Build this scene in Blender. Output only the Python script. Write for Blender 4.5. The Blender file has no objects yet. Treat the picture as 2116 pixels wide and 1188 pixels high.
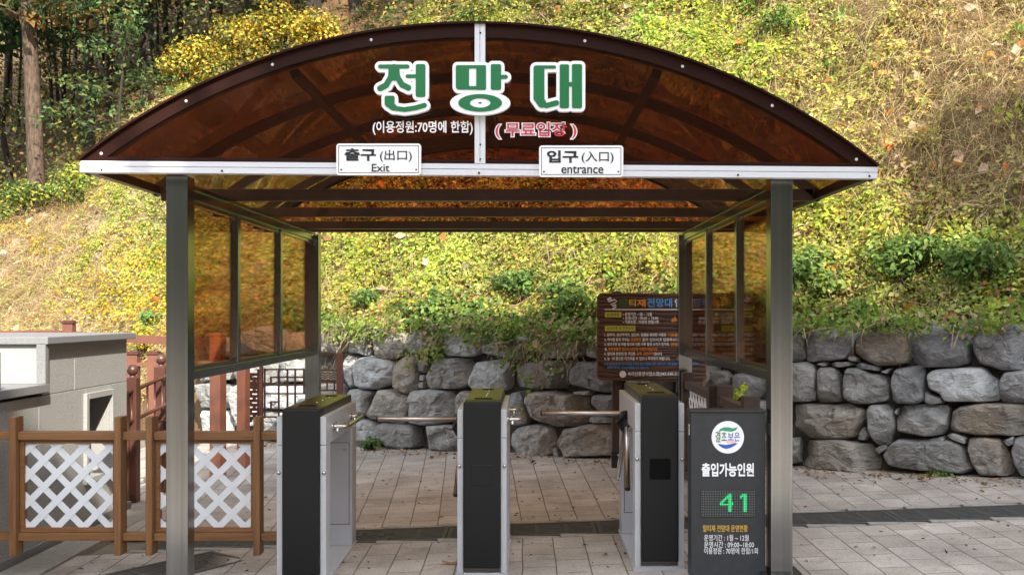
import bpy, bmesh, math, random
import numpy as np
from mathutils import Vector, Matrix, noise
random.seed(7); rng = np.random.default_rng(11)
R = math.radians
S = bpy.context.scene
C = S.collection
F = 2200.0            # focal length in photo pixels
CZ = 1.5              # eye height
# ------------------------------------------------------------------ camera, sky, sun, exposure
cam = bpy.data.cameras.new('camera'); camo = bpy.data.objects.new('camera', cam); C.objects.link(camo)
camo.location = (0, 0, CZ); camo.rotation_euler = (R(90), 0, 0)
cam.sensor_width = 36; cam.lens = 36 * F / 2116; cam.shift_x = -37 / 2116; cam.shift_y = 52 / 2116
cam.clip_start = 0.05; cam.clip_end = 2000
S.camera = camo
S.render.engine = 'CYCLES'
S.cycles.max_bounces = 10; S.cycles.transparent_max_bounces = 16; S.cycles.use_denoising = True
S.cycles.sample_clamp_indirect = 6
w = bpy.data.worlds.new('World'); S.world = w; w.use_nodes = True
SUN = Vector((1.0, -2.6, 2.1)).normalized()
wn = w.node_tree; sky = wn.nodes.new('ShaderNodeTexSky'); sky.sky_type = 'NISHITA'; sky.sun_disc = False
sky.sun_elevation = math.asin(SUN.z); sky.sun_rotation = math.atan2(SUN.x, SUN.y)
hs = wn.nodes.new('ShaderNodeHueSaturation'); hs.inputs['Saturation'].default_value = .28; wn.links.new(sky.outputs[0], hs.inputs['Color']); wn.links.new(hs.outputs[0], wn.nodes['Background'].inputs[0]); wn.nodes['Background'].inputs[1].default_value = 0.15
sl = bpy.data.lights.new('sun', 'SUN'); sl.energy = 2.3; sl.angle = R(0.53); sl.color = (1, 0.93, 0.80)
so = bpy.data.objects.new('sun', sl); C.objects.link(so); so.rotation_euler = (-SUN).to_track_quat('-Z', 'Y').to_euler()
S.view_settings.view_transform = 'Standard'; S.view_settings.look = 'None'; S.view_settings.gamma = 1
S.view_settings.exposure = 2.22

# ------------------------------------------------------------------ helpers
def W(px, py, Y):                       # photo pixel on the plane at distance Y -> world point
    return Vector(((px - 1095) * Y / F, Y, CZ - (py - 646) * Y / F))
def ground_z(x, y): return 0.03 + 0.038 * x + 0.0105 * (y - 5.95)

def obj(name, me, mat=None, parent=None):
    if isinstance(me, bmesh.types.BMesh):
        m = bpy.data.meshes.new(name); me.normal_update(); me.to_mesh(m); me.free(); me = m
    if mat:
        for q in (mat if isinstance(mat, (list, tuple)) else [mat]): me.materials.append(q)
    o = bpy.data.objects.new(name, me); C.objects.link(o)
    if parent:
        o.parent = parent
        o.location = -parent.location if parent.parent is None else (0, 0, 0)
    return o
def tag(o, label=None, cat=None, group=None, kind=None):
    if label: o['label'] = label
    if cat: o['category'] = cat
    if group: o['group'] = group
    if kind: o['kind'] = kind
    return o
def thing(name, label, cat, loc=(0, 0, 0), group=None):
    o = bpy.data.objects.new(name, None); C.objects.link(o); o.location = loc; o.empty_display_size = .1
    return tag(o, label, cat, group)
# children are modelled in world coordinates; obj() cancels the thing's own location (sub-parts sit at 0 in their part)
def box(bm, x0, x1, y0, y1, z0, z1, bev=0.0, seg=2, mtx=None):
    vs = [bm.verts.new((x, y, z)) for x in (x0, x1) for y in (y0, y1) for z in (z0, z1)]
    f = [(0, 1, 3, 2), (4, 6, 7, 5), (0, 4, 5, 1), (2, 3, 7, 6), (0, 2, 6, 4), (1, 5, 7, 3)]
    fs = [bm.faces.new([vs[i] for i in q]) for q in f]
    if mtx is not None:
        for v in vs: v.co = mtx @ v.co
    if bev:
        ed = list({e for q in fs for e in q.edges})
        bmesh.ops.bevel(bm, geom=ed, offset=bev, segments=seg, affect='EDGES', profile=.6)
    return bm
def B(*a, **k): return box(bmesh.new(), *a, **k)
def hexa(bm, pts):                      # 8 points: bottom 4 then top 4, same winding
    v = [bm.verts.new(p) for p in pts]
    for q in [(3, 2, 1, 0), (4, 5, 6, 7), (0, 1, 5, 4), (1, 2, 6, 5), (2, 3, 7, 6), (3, 0, 4, 7)]: bm.faces.new([v[i] for i in q])
    return bm
def prism(bm, poly, y0, y1):            # poly in (x,z) extruded along y
    n = len(poly)
    a = [bm.verts.new((x, y0, z)) for x, z in poly]; b = [bm.verts.new((x, y1, z)) for x, z in poly]
    bm.faces.new(a); bm.faces.new(b[::-1])
    for i in range(n): bm.faces.new((a[i], b[i], b[(i + 1) % n], a[(i + 1) % n]))
    bmesh.ops.recalc_face_normals(bm, faces=bm.faces[:])
    return bm
def tube(bm, pts, rad, n=10, cap=True):
    pts = [Vector(p) for p in pts]; rr = rad if isinstance(rad, (list, tuple)) else [rad] * len(pts)
    rings = []; up = Vector((0.13, 0.21, 1)).normalized()
    for i, p in enumerate(pts):
        d = (pts[min(i + 1, len(pts) - 1)] - pts[max(i - 1, 0)]).normalized()
        a = d.cross(up)
        if a.length < .05: a = d.cross(Vector((1, 0, 0)))
        a.normalize(); b = d.cross(a)
        rings.append([bm.verts.new(p + (a * math.cos(t) + b * math.sin(t)) * rr[i]) for t in [2 * math.pi * k / n for k in range(n)]])
    for r0, r1 in zip(rings, rings[1:]):
        for k in range(n):
            f = bm.faces.new((r0[k], r0[(k + 1) % n], r1[(k + 1) % n], r1[k])); f.smooth = True
    if cap:
        bm.faces.new(rings[0]); bm.faces.new(rings[-1][::-1])
    return bm
def sphere(bm, c, r, seg=14, sc=(1, 1, 1)):
    g = bmesh.ops.create_uvsphere(bm, u_segments=seg, v_segments=max(6, seg // 2), radius=r)
    for v in g['verts']: v.co = Vector((v.co.x * sc[0], v.co.y * sc[1], v.co.z * sc[2])) + Vector(c)
    for f in bm.faces: 
        if f.verts[0] in g['verts']: f.smooth = True
    return bm
def arrays_mesh(name, verts, faces, cols=None, smooth=False):   # faces: (n,k) int array
    me = bpy.data.meshes.new(name); nv = len(verts); nf, k = faces.shape
    me.vertices.add(nv); me.vertices.foreach_set('co', np.ascontiguousarray(verts, dtype=np.float32).ravel())
    me.loops.add(nf * k); me.loops.foreach_set('vertex_index', faces.astype(np.int32).ravel())
    me.polygons.add(nf); me.polygons.foreach_set('loop_start', np.arange(0, nf * k, k, dtype=np.int32))
    me.polygons.foreach_set('loop_total', np.full(nf, k, dtype=np.int32))
    if smooth: me.polygons.foreach_set('use_smooth', np.ones(nf, dtype=bool))
    me.update(calc_edges=True)
    if cols is not None:
        a = me.attributes.new('Col', 'FLOAT_COLOR', 'POINT')
        c4 = np.ones((nv, 4), dtype=np.float32); c4[:, :3] = cols; a.data.foreach_set('color', c4.ravel())
    return me

# ------------------------------------------------------------------ materials
def mat(name, col=(.5, .5, .5), rough=.5, metal=0., spec=None, coat=0.):
    m = bpy.data.materials.new(name); m.use_nodes = True; b = m.node_tree.nodes['Principled BSDF']
    b.inputs['Base Color'].default_value = (*col, 1); b.inputs['Roughness'].default_value = rough; b.inputs['Metallic'].default_value = metal
    if spec is not None: b.inputs['Specular IOR Level'].default_value = spec
    if coat: b.inputs['Coat Weight'].default_value = coat
    return m
def N(m, t, **kw):
    n = m.node_tree.nodes.new(t)
    for k, v in kw.items():
        if k in n.inputs: n.inputs[k].default_value = v
        else: setattr(n, k, v)
    return n
def L(m, a, b): m.node_tree.links.new(a, b)
def noisy(m, c0, c1, scale=8., stretch=(1, 1, 1), bump=0.0, detail=6., lo=.3, hi=.7, rough=None, c2=None, s2=30., coord='Object', bscale=None, dist=.01):
    b = m.node_tree.nodes['Principled BSDF']; tc = N(m, 'ShaderNodeTexCoord'); mp = N(m, 'ShaderNodeMapping'); mp.inputs['Scale'].default_value = stretch
    L(m, tc.outputs[coord], mp.inputs[0])
    nz = N(m, 'ShaderNodeTexNoise', Scale=scale, Detail=detail, Roughness=.62); L(m, mp.outputs[0], nz.inputs['Vector'])
    cr = N(m, 'ShaderNodeValToRGB'); cr.color_ramp.elements[0].position = lo; cr.color_ramp.elements[1].position = hi
    cr.color_ramp.elements[0].color = (*c0, 1); cr.color_ramp.elements[1].color = (*c1, 1)
    L(m, nz.outputs[0], cr.inputs[0]); out = cr.outputs[0]
    if c2:
        n2 = N(m, 'ShaderNodeTexNoise', Scale=s2, Detail=3.); L(m, mp.outputs[0], n2.inputs['Vector'])
        r2 = N(m, 'ShaderNodeValToRGB'); r2.color_ramp.elements[0].position = .5; r2.color_ramp.elements[1].position = .68
        mx = N(m, 'ShaderNodeMix', data_type='RGBA'); L(m, n2.outputs[0], r2.inputs[0]); L(m, r2.outputs[0], mx.inputs[0])
        L(m, out, mx.inputs[6]); mx.inputs[7].default_value = (*c2, 1); out = mx.outputs[2]
    L(m, out, b.inputs['Base Color'])
    if bump:
        bp = N(m, 'ShaderNodeBump', Strength=bump, Distance=dist)
        if bscale:
            nb = N(m, 'ShaderNodeTexNoise', Scale=bscale, Detail=5.); L(m, mp.outputs[0], nb.inputs['Vector']); L(m, nb.outputs[0], bp.inputs['Height'])
        else: L(m, nz.outputs[0], bp.inputs['Height'])
        L(m, bp.outputs[0], b.inputs['Normal'])
    return m
def leafmat(name, trans=.35, rough=.55):
    m = mat(name, rough=rough, spec=.25); nt = m.node_tree; b = nt.nodes['Principled BSDF']; a = N(m, 'ShaderNodeAttribute', attribute_name='Col')
    L(m, a.outputs['Color'], b.inputs['Base Color'])
    t = N(m, 'ShaderNodeBsdfTranslucent'); L(m, a.outputs['Color'], t.inputs[0])
    mx = N(m, 'ShaderNodeMixShader'); mx.inputs[0].default_value = trans
    L(m, b.outputs[0], mx.inputs[1]); L(m, t.outputs[0], mx.inputs[2]); L(m, mx.outputs[0], nt.nodes['Material Output'].inputs[0])
    return m
def glassmat(name, tint, refl=1.0, haze=.05, hcol=(.12, .04, .02)):
    m = bpy.data.materials.new(name); m.use_nodes = True; nt = m.node_tree; nt.nodes.clear()
    out = N(m, 'ShaderNodeOutputMaterial'); tr = N(m, 'ShaderNodeBsdfTransparent'); tr.inputs[0].default_value = (*tint, 1)
    gl = N(m, 'ShaderNodeBsdfGlossy', Roughness=.03); gl.inputs[0].default_value = (1, 1, 1, 1)
    df = N(m, 'ShaderNodeBsdfDiffuse'); df.inputs[0].default_value = (*hcol, 1)
    a = N(m, 'ShaderNodeMixShader'); a.inputs[0].default_value = haze; L(m, tr.outputs[0], a.inputs[1]); L(m, df.outputs[0], a.inputs[2])
    fr = N(m, 'ShaderNodeFresnel', IOR=1.5); ml = N(m, 'ShaderNodeMath', operation='MULTIPLY'); ml.inputs[1].default_value = refl; L(m, fr.outputs[0], ml.inputs[0])
    b = N(m, 'ShaderNodeMixShader'); L(m, ml.outputs[0], b.inputs[0]); L(m, a.outputs[0], b.inputs[1]); L(m, gl.outputs[0], b.inputs[2])
    L(m, b.outputs[0], out.inputs[0]); return m
M = {}
M['steel'] = noisy(mat('brushed_steel', rough=.2, metal=1), (.23, .237, .24), (.33, .338, .345), 3, (14, 14, .06), lo=.25, hi=.75, bump=.07, dist=.02, detail=3.)
M['chrome'] = mat('chrome', (.48, .47, .45), .16, 1)
M['arm_steel'] = mat('arm_steel', (.42, .38, .36), .28, 1)
M['white_alu'] = mat('white_aluminium', (.62, .64, .68), .3)
M['roof_brown'] = noisy(mat('brown_aluminium', rough=.35), (.024, .013, .009), (.036, .020, .014), 6)
M['gable_brown'] = mat('dark_brown_trim', (.020, .006, .004), .45, spec=.12)
M['pane_gable'] = glassmat('brown_gable_pane', (.585, .35, .245), .8, .04, (.16, .05, .03))
M['pane_roof'] = glassmat('brown_roof_sheet', (.82, .62, .43), .8, .03, (.2, .08, .04))
M['pane_side'] = glassmat('brown_side_pane', (.70, .50, .355), .5, .012)
M['white'] = mat('white_paint', (.82, .83, .85), .4)
M['pvc'] = mat('white_plastic', (.66, .68, .71), .5)
M['green'] = mat('green_letter', (.006, .15, .045), .4)
M['red'] = mat('red_vinyl', (.55, .03, .06), .4)
M['ink'] = mat('black_ink', (.01, .011, .013), .5)
M['black'] = mat('black_panel', (.006, .007, .008), .38, spec=.3)
M['black_top'] = mat('black_lid', (.028, .021, .013), .3)
M['blackglass'] = mat('black_window', (.002, .002, .002), .6, spec=.1)
M['silver'] = noisy(mat('silver_paint', rough=.4, metal=.15), (.37, .38, .40), (.44, .45, .47), 4)
M['grey_panel'] = noisy(mat('grey_painted_panel', rough=.42, metal=.2), (.36, .36, .38), (.42, .42, .44), 3)
M['led_case'] = noisy(mat('charcoal_case', rough=.5), (.022, .024, .027), (.03, .032, .035), 20)
M['led_off'] = mat('unlit_led', (.25, .26, .25), .4)
M['yellow'] = mat('yellow_print', (.75, .48, .03), .5)
M['blue'] = mat('blue_print', (.03, .10, .42), .5)
M['skyblue'] = mat('sky_blue_print', (.10, .38, .85), .5)
M['orange'] = mat('orange_print', (.85, .28, .03), .5)
M['lime'] = mat('lime_print', (.52, .55, .06), .5)
M['dgreen'] = mat('dark_green_print', (.03, .12, .03), .5)
M['swoosh'] = mat('green_print', (.04, .32, .16), .5)
def emis(name, col, st):
    m = mat(name, (0, 0, 0)); b = m.node_tree.nodes['Principled BSDF']; b.inputs['Emission Color'].default_value = (*col, 1); b.inputs['Emission Strength'].default_value = st; return m
M['led_on'] = emis('lit_green_led', (.02, .80, .24), .32)
def wood(name, a, b2, rough=.6, axis=0):
    st = [22, 22, 22]; st[axis] = 1.2
    return noisy(mat(name, rough=rough), a, b2, 2.2, tuple(st), bump=.25, lo=.25, hi=.75, dist=.004)
M['wood_x'] = wood('oiled_timber_rail', (.12, .050, .016), (.25, .115, .040), axis=0)
M['wood_z'] = wood('oiled_timber_post', (.115, .048, .015), (.26, .12, .042), axis=2)
M['wood_dark'] = wood('dark_brown_timber', (.028, .014, .009), (.06, .03, .018), axis=2)
M['rail_red'] = noisy(mat('red_brown_paint', rough=.45), (.14, .055, .036), (.18, .072, .05), 5)
M['pillar'] = noisy(mat('orange_brown_timber', rough=.6), (.34, .135, .08), (.42, .18, .11), 4, (6, 6, 1))
M['rail_dk'] = noisy(mat('dark_red_brown_paint', rough=.4), (.070, .027, .019), (.10, .040, .028), 5)
M['granite'] = noisy(mat('grey_granite', rough=.75), (.20, .20, .195), (.40, .40, .385), 140, lo=.34, hi=.66, c2=(.30, .295, .28), s2=3., detail=3)
M['granite_lt'] = noisy(mat('light_granite', rough=.75), (.22, .22, .215), (.36, .36, .35), 150, lo=.34, hi=.66, detail=3)
M['granite_cap'] = noisy(mat('granite_coping', rough=.6), (.15, .15, .155), (.22, .22, .225), 120, lo=.35, hi=.65, detail=3)
M['painted_void'] = mat('painted_interior_shade', (.015, .015, .015), .9)  # near-black base colour stands in for the shade inside hollows
M['iron'] = noisy(mat('drain_iron', rough=.6), (.032, .030, .028), (.066, .061, .056), 25)
M['kerb'] = noisy(mat('concrete_edging', rough=.85), (.20, .185, .165), (.30, .28, .25), 30, bump=.2)
M['concrete'] = noisy(mat('concrete', rough=.85), (.28, .27, .25), (.36, .35, .33), 6)
M['board'] = mat('board', rough=.55)
M['board_edge'] = mat('board_edge', (.16, .06, .022), .5)
M['bark'] = noisy(mat('pine_bark', rough=.9), (.03, .021, .014), (.125, .080, .052), 5, (5, 5, 1.4), bump=.9, lo=.35, hi=.65, dist=.03)
M['bark_dk'] = noisy(mat('dark_bark', rough=.95), (.016, .012, .010), (.05, .038, .03), 5, (5, 5, 1.2), bump=.9, dist=.03)
M['leaf'] = leafmat('leaf'); M['needle'] = leafmat('needle', .2, .7); M['straw'] = leafmat('straw', .25, .8)
# carved wood-grain board
m = M['board']; b = m.node_tree.nodes['Principled BSDF']; tc = N(m, 'ShaderNodeTexCoord'); mp = N(m, 'ShaderNodeMapping'); mp.inputs['Scale'].default_value = (2.2, 1, 8)
L(m, tc.outputs['Object'], mp.inputs[0]); wv = N(m, 'ShaderNodeTexWave', bands_direction='Z', Scale=1.0, Distortion=13., Detail=3.); wv.inputs['Detail Scale'].default_value = .8
L(m, mp.outputs[0], wv.inputs['Vector']); cr = N(m, 'ShaderNodeValToRGB'); e = cr.color_ramp.elements
e[0].color = (.018, .008, .006, 1); e[1].color = (.095, .043, .028, 1); e[0].position = .05; e[1].position = .45
L(m, wv.outputs[0], cr.inputs[0]); L(m, cr.outputs[0], b.inputs['Base Color']); bp = N(m, 'ShaderNodeBump', Strength=.6, Distance=.006); L(m, wv.outputs[0], bp.inputs['Height']); L(m, bp.outputs[0], b.inputs['Normal'])
# stone
def stone_material(name, hue):
    m = mat(name, rough=.85, spec=.3); b = m.node_tree.nodes['Principled BSDF']
    tc = N(m, 'ShaderNodeTexCoord'); oi = N(m, 'ShaderNodeObjectInfo'); ad = N(m, 'ShaderNodeVectorMath', operation='ADD'); L(m, tc.outputs['Object'], ad.inputs[0])
    sc = N(m, 'ShaderNodeVectorMath', operation='SCALE'); sc.inputs[0].default_value = (9, 5, 7); L(m, oi.outputs['Random'], sc.inputs['Scale']); L(m, sc.outputs[0], ad.inputs[1])
    mp = N(m, 'ShaderNodeMapping'); mp.inputs['Scale'].default_value = (1, 1, 1.7); L(m, ad.outputs[0], mp.inputs[0])
    n1 = N(m, 'ShaderNodeTexNoise', Scale=5., Detail=9., Roughness=.68, Distortion=.6); L(m, mp.outputs[0], n1.inputs['Vector'])
    n2 = N(m, 'ShaderNodeTexNoise', Scale=26., Detail=6., Roughness=.7); L(m, mp.outputs[0], n2.inputs['Vector'])
    n3 = N(m, 'ShaderNodeTexNoise', Scale=1.6, Detail=3.); L(m, ad.outputs[0], n3.inputs['Vector'])
    cr = N(m, 'ShaderNodeValToRGB'); e = cr.color_ramp.elements; e[0].position = .33; e[1].position = .70
    e[0].color = (*hue[0], 1); e[1].color = (*hue[1], 1); L(m, n1.outputs[0], cr.inputs[0])
    r3 = N(m, 'ShaderNodeValToRGB'); r3.color_ramp.elements[0].position = .5; r3.color_ramp.elements[1].position = .72; L(m, n3.outputs[0], r3.inputs[0])
    mx = N(m, 'ShaderNodeMix', data_type='RGBA'); L(m, r3.outputs[0], mx.inputs[0]); L(m, cr.outputs[0], mx.inputs[6]); mx.inputs[7].default_value = (*hue[2], 1)
    r2 = N(m, 'ShaderNodeValToRGB'); r2.color_ramp.elements[0].position = .57; r2.color_ramp.elements[1].position = .72; L(m, n2.outputs[0], r2.inputs[0])
    mf = N(m, 'ShaderNodeMath', operation='MULTIPLY'); mf.inputs[1].default_value = .55; L(m, r2.outputs[0], mf.inputs[0])
    m2 = N(m, 'ShaderNodeMix', data_type='RGBA'); L(m, mf.outputs[0], m2.inputs[0]); L(m, mx.outputs[2], m2.inputs[6]); m2.inputs[7].default_value = (*hue[3], 1)
    n4 = N(m, 'ShaderNodeTexNoise', noise_type='RIDGED_MULTIFRACTAL', Scale=4.5, Detail=5., Distortion=1.2); L(m, ad.outputs[0], n4.inputs['Vector'])
    r4 = N(m, 'ShaderNodeValToRGB'); r4.color_ramp.elements[0].position = .62; r4.color_ramp.elements[1].position = .95; r4.color_ramp.elements[1].color = (.6, .6, .6, 1); L(m, n4.outputs[0], r4.inputs[0])
    m4 = N(m, 'ShaderNodeMix', data_type='RGBA'); L(m, r4.outputs[0], m4.inputs[0]); L(m, m2.outputs[2], m4.inputs[6]); m4.inputs[7].default_value = (*hue[3], 1); m2 = m4
    hs = N(m, 'ShaderNodeHueSaturation'); vr = N(m, 'ShaderNodeMapRange'); vr.inputs[3].default_value = 1.08; vr.inputs[4].default_value = 1.5; L(m, oi.outputs['Random'], vr.inputs[0])
    L(m, vr.outputs[0], hs.inputs['Value']); L(m, m2.outputs[2], hs.inputs['Color']); L(m, hs.outputs[0], b.inputs['Base Color'])
    a2 = N(m, 'ShaderNodeMath', operation='MULTIPLY_ADD'); a2.inputs[1].default_value = .35; L(m, n2.outputs[0], a2.inputs[0]); L(m, n1.outputs[0], a2.inputs[2])
    bp = N(m, 'ShaderNodeBump', Strength=.9, Distance=.05); L(m, a2.outputs[0], bp.inputs['Height']); L(m, bp.outputs[0], b.inputs['Normal'])
    return m
STONES = [stone_material('grey_stone', [(.115, .115, .112), (.33, .33, .32), (.21, .20, .185), (.55, .55, .53)]),
          stone_material('brown_stone', [(.135, .125, .11), (.32, .295, .26), (.23, .185, .135), (.52, .50, .46)]),
          stone_material('pale_stone', [(.23, .24, .24), (.46, .47, .47), (.30, .31, .31), (.62, .63, .63)]),
          stone_material('slate_stone', [(.12, .122, .125), (.28, .283, .29), (.17, .16, .155), (.50, .505, .515)])]
M['rubble'] = noisy(mat('dark_rubble', rough=1.), (.025, .022, .018), (.09, .078, .062), 6, bump=.8, dist=.05)
M['soil'] = noisy(mat('hillside_soil', rough=.95), (.13, .085, .045), (.38, .28, .17), 3.2, bump=.6, c2=(.16, .14, .05), s2=1.4, lo=.32, hi=.66, dist=.05, bscale=22.)
m = M['soil']; b = m.node_tree.nodes['Principled BSDF']; src = b.inputs['Base Color'].links[0].from_socket; at = N(m, 'ShaderNodeAttribute', attribute_name='Col'); mx = N(m, 'ShaderNodeMix', data_type='RGBA', blend_type='MULTIPLY'); mx.inputs[0].default_value = 1
L(m, src, mx.inputs[6]); L(m, at.outputs['Color'], mx.inputs[7]); L(m, mx.outputs[2], b.inputs['Base Color'])
# paving: brick pattern laid out by the sheet's own UVs (metres)
def paving(name, bw, bh, off):
    m = mat(name, rough=.85, spec=.3); b = m.node_tree.nodes['Principled BSDF']; uv = N(m, 'ShaderNodeUVMap', uv_map='UVMap')
    nz0 = N(m, 'ShaderNodeTexNoise', Scale=2.5, Detail=2.); L(m, uv.outputs[0], nz0.inputs['Vector'])
    wob = N(m, 'ShaderNodeVectorMath', operation='SCALE'); wob.inputs['Scale'].default_value = .014; L(m, nz0.outputs[1], wob.inputs[0])
    ad = N(m, 'ShaderNodeVectorMath', operation='ADD'); L(m, uv.outputs[0], ad.inputs[0]); L(m, wob.outputs[0], ad.inputs[1])
    br = N(m, 'ShaderNodeTexBrick', offset=off); br.inputs['Scale'].default_value = 1; br.inputs['Brick Width'].default_value = bw; br.inputs['Row Height'].default_value = bh
    br.inputs['Mortar Size'].default_value = .0045; br.inputs['Mortar Smooth'].default_value = .35; br.inputs['Bias'].default_value = -.1
    br.inputs['Color1'].default_value = (.32, .28, .24, 1); br.inputs['Color2'].default_value = (.405, .365, .325, 1); br.inputs['Mortar'].default_value = (.14, .118, .098, 1)
    L(m, ad.outputs[0], br.inputs['Vector'])
    n1 = N(m, 'ShaderNodeTexNoise', Scale=1.7, Detail=7., Roughness=.6); L(m, uv.outputs[0], n1.inputs['Vector'])
    n2 = N(m, 'ShaderNodeTexNoise', Scale=75., Detail=4.); L(m, uv.outputs[0], n2.inputs['Vector'])
    r1 = N(m, 'ShaderNodeMapRange'); r1.inputs[1].default_value = .3; r1.inputs[2].default_value = .7; r1.inputs[3].default_value = .66; r1.inputs[4].default_value = 1.22; L(m, n1.outputs[0], r1.inputs[0])
    r2 = N(m, 'ShaderNodeMapRange'); r2.inputs[1].default_value = .3; r2.inputs[2].default_value = .7; r2.inputs[3].default_value = .8; r2.inputs[4].default_value = 1.2; L(m, n2.outputs[0], r2.inputs[0])
    mu = N(m, 'ShaderNodeMath', operation='MULTIPLY'); L(m, r1.outputs[0], mu.inputs[0]); L(m, r2.outputs[0], mu.inputs[1])
    vm = N(m, 'ShaderNodeVectorMath', operation='SCALE'); L(m, br.outputs[0], vm.inputs[0]); L(m, mu.outputs[0], vm.inputs['Scale'])
    n3 = N(m, 'ShaderNodeTexNoise', Scale=5., Detail=8., Roughness=.75); L(m, uv.outputs[0], n3.inputs['Vector'])
    r3 = N(m, 'ShaderNodeValToRGB'); r3.color_ramp.elements[0].position = .53; r3.color_ramp.elements[1].position = .70; r3.color_ramp.elements[1].color = (.55, .55, .55, 1); L(m, n3.outputs[0], r3.inputs[0])
    mx = N(m, 'ShaderNodeMix', data_type='RGBA'); L(m, r3.outputs[0], mx.inputs[0]); L(m, vm.outputs[0], mx.inputs[6]); mx.inputs[7].default_value = (.11, .085, .062, 1)
    L(m, mx.outputs[2], b.inputs['Base Color'])
    iv = N(m, 'ShaderNodeMath', operation='MULTIPLY_ADD'); iv.inputs[1].default_value = -1.; L(m, br.outputs['Fac'], iv.inputs[0])
    sm = N(m, 'ShaderNodeMath', operation='MULTIPLY'); sm.inputs[1].default_value = .35; L(m, n2.outputs[0], sm.inputs[0]); L(m, sm.outputs[0], iv.inputs[2])
    bp = N(m, 'ShaderNodeBump', Strength=.8, Distance=.006); L(m, iv.outputs[0], bp.inputs['Height']); L(m, bp.outputs[0], b.inputs['Normal'])
    return m
M['pave_front'] = paving('front_pavers', .30, .195, .5); M['pave_back'] = paving('back_pavers', .31, .195, .5)

# ------------------------------------------------------------------ lettering helpers
def text_mesh(body, off=0.0, res=3, sx=1.0, spacing=1.0):
    c = bpy.data.curves.new('t', 'FONT'); c.body = body; c.size = 1; c.offset = off; c.resolution_u = res; c.space_character = spacing
    o = bpy.data.objects.new('t', c); C.objects.link(o); bpy.context.view_layer.update()
    me = bpy.data.meshes.new_from_object(o.evaluated_get(bpy.context.evaluated_depsgraph_get()))
    bpy.data.objects.remove(o); bpy.data.curves.remove(c); return me
def text(name, body, x0, x1, y0, y1, Y, material, parent, off=.02, res=3, thick=0.0, grow=0.0, yoff=0.0):
    """letters fitted to the photo box x0..x1, y0..y1 (pixels) on the upright plane at distance Y"""
    me = text_mesh(body, off, res); n = len(me.vertices); co = np.zeros(n * 3, np.float32); me.vertices.foreach_get('co', co); co = co.reshape(-1, 3)
    a = co[:, :2].min(0); bb = co[:, :2].max(0)
    if grow:                              # grown outline: keep the centre line of the ungrown letters
        m0 = text_mesh(body, off - grow, res); c0 = np.zeros(len(m0.vertices) * 3, np.float32); m0.vertices.foreach_get('co', c0); c0 = c0.reshape(-1, 3)
        a = c0[:, :2].min(0); bb = c0[:, :2].max(0); bpy.data.meshes.remove(m0)
    p0 = W(x0, y1, Y); p1 = W(x1, y0, Y)
    s = ((p1.x - p0.x) / (bb[0] - a[0]), (p1.z - p0.z) / (bb[1] - a[1]))
    out = np.zeros_like(co); out[:, 0] = p0.x + (co[:, 0] - a[0]) * s[0]; out[:, 1] = Y + yoff; out[:, 2] = p0.z + (co[:, 1] - a[1]) * s[1]
    me.vertices.foreach_set('co', out.ravel()); me.update(); me.name = name
    return obj(name, me, material, parent)
# distance-field shapes for the heavy rounded letters
def sd_cap(X, Y, pts, r):
    d = np.full(X.shape, 1e9)
    for (ax, ay), (bx, by) in zip(pts, pts[1:]):
        pax, pay, bax, bay = X - ax, Y - ay, bx - ax, by - ay
        h = np.clip((pax * bax + pay * bay) / (bax * bax + bay * bay + 1e-9), 0, 1)
        d = np.minimum(d, np.hypot(pax - bax * h, pay - bay * h) - r)
    return d
def sd_box(X, Y, x0, y0, x1, y1, r=8):
    qx = np.abs(X - (x0 + x1) / 2) - (x1 - x0) / 2 + r; qy = np.abs(Y - (y0 + y1) / 2) - (y1 - y0) / 2 + r
    return np.hypot(np.maximum(qx, 0), np.maximum(qy, 0)) + np.minimum(np.maximum(qx, qy), 0) - r
def contour_solid(D, xs, ys, tomap, yb, yf):
    """solid from the region D<0; tomap(x,y)->(X,Z); front at yf, back at yb"""
    bm = bmesh.new(); cache = {}
    def vert(k, x, y):
        if k not in cache:
            X, Z = tomap(x, y); cache[k] = (bm.verts.new((X, yf, Z)), bm.verts.new((X, yb, Z)))
        return cache[k]
    ny, nx = D.shape
    for j in range(ny - 1):
        for i in range(nx - 1):
            c = [(i, j), (i + 1, j), (i + 1, j + 1), (i, j + 1)]; v = [D[b_, a_] for a_, b_ in c]
            if min(v) >= 0: continue
            ring = []
            for k in range(4):
                (i0, j0), (i1, j1) = c[k], c[(k + 1) % 4]; d0, d1 = v[k], v[(k + 1) % 4]
                if d0 < 0: ring.append((vert(('g', i0, j0), xs[i0], ys[j0]), False))
                if (d0 < 0) != (d1 < 0):
                    t = d0 / (d0 - d1); key = ('e',) + tuple(sorted([(i0, j0), (i1, j1)]))
                    ring.append((vert(key, xs[i0] + (xs[i1] - xs[i0]) * t, ys[j0] + (ys[j1] - ys[j0]) * t), True))
            if len(ring) < 3: continue
            try: bm.faces.new([r[0][0] for r in ring])
            except ValueError: continue
            for k in range(len(ring)):
                a_, b_ = ring[k], ring[(k + 1) % len(ring)]
                if a_[1] and b_[1]:
                    try: bm.faces.new((a_[0][0], a_[0][1], b_[0][1], b_[0][0]))
                    except ValueError: pass
    bmesh.ops.recalc_face_normals(bm, faces=bm.faces[:])
    return bm

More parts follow.
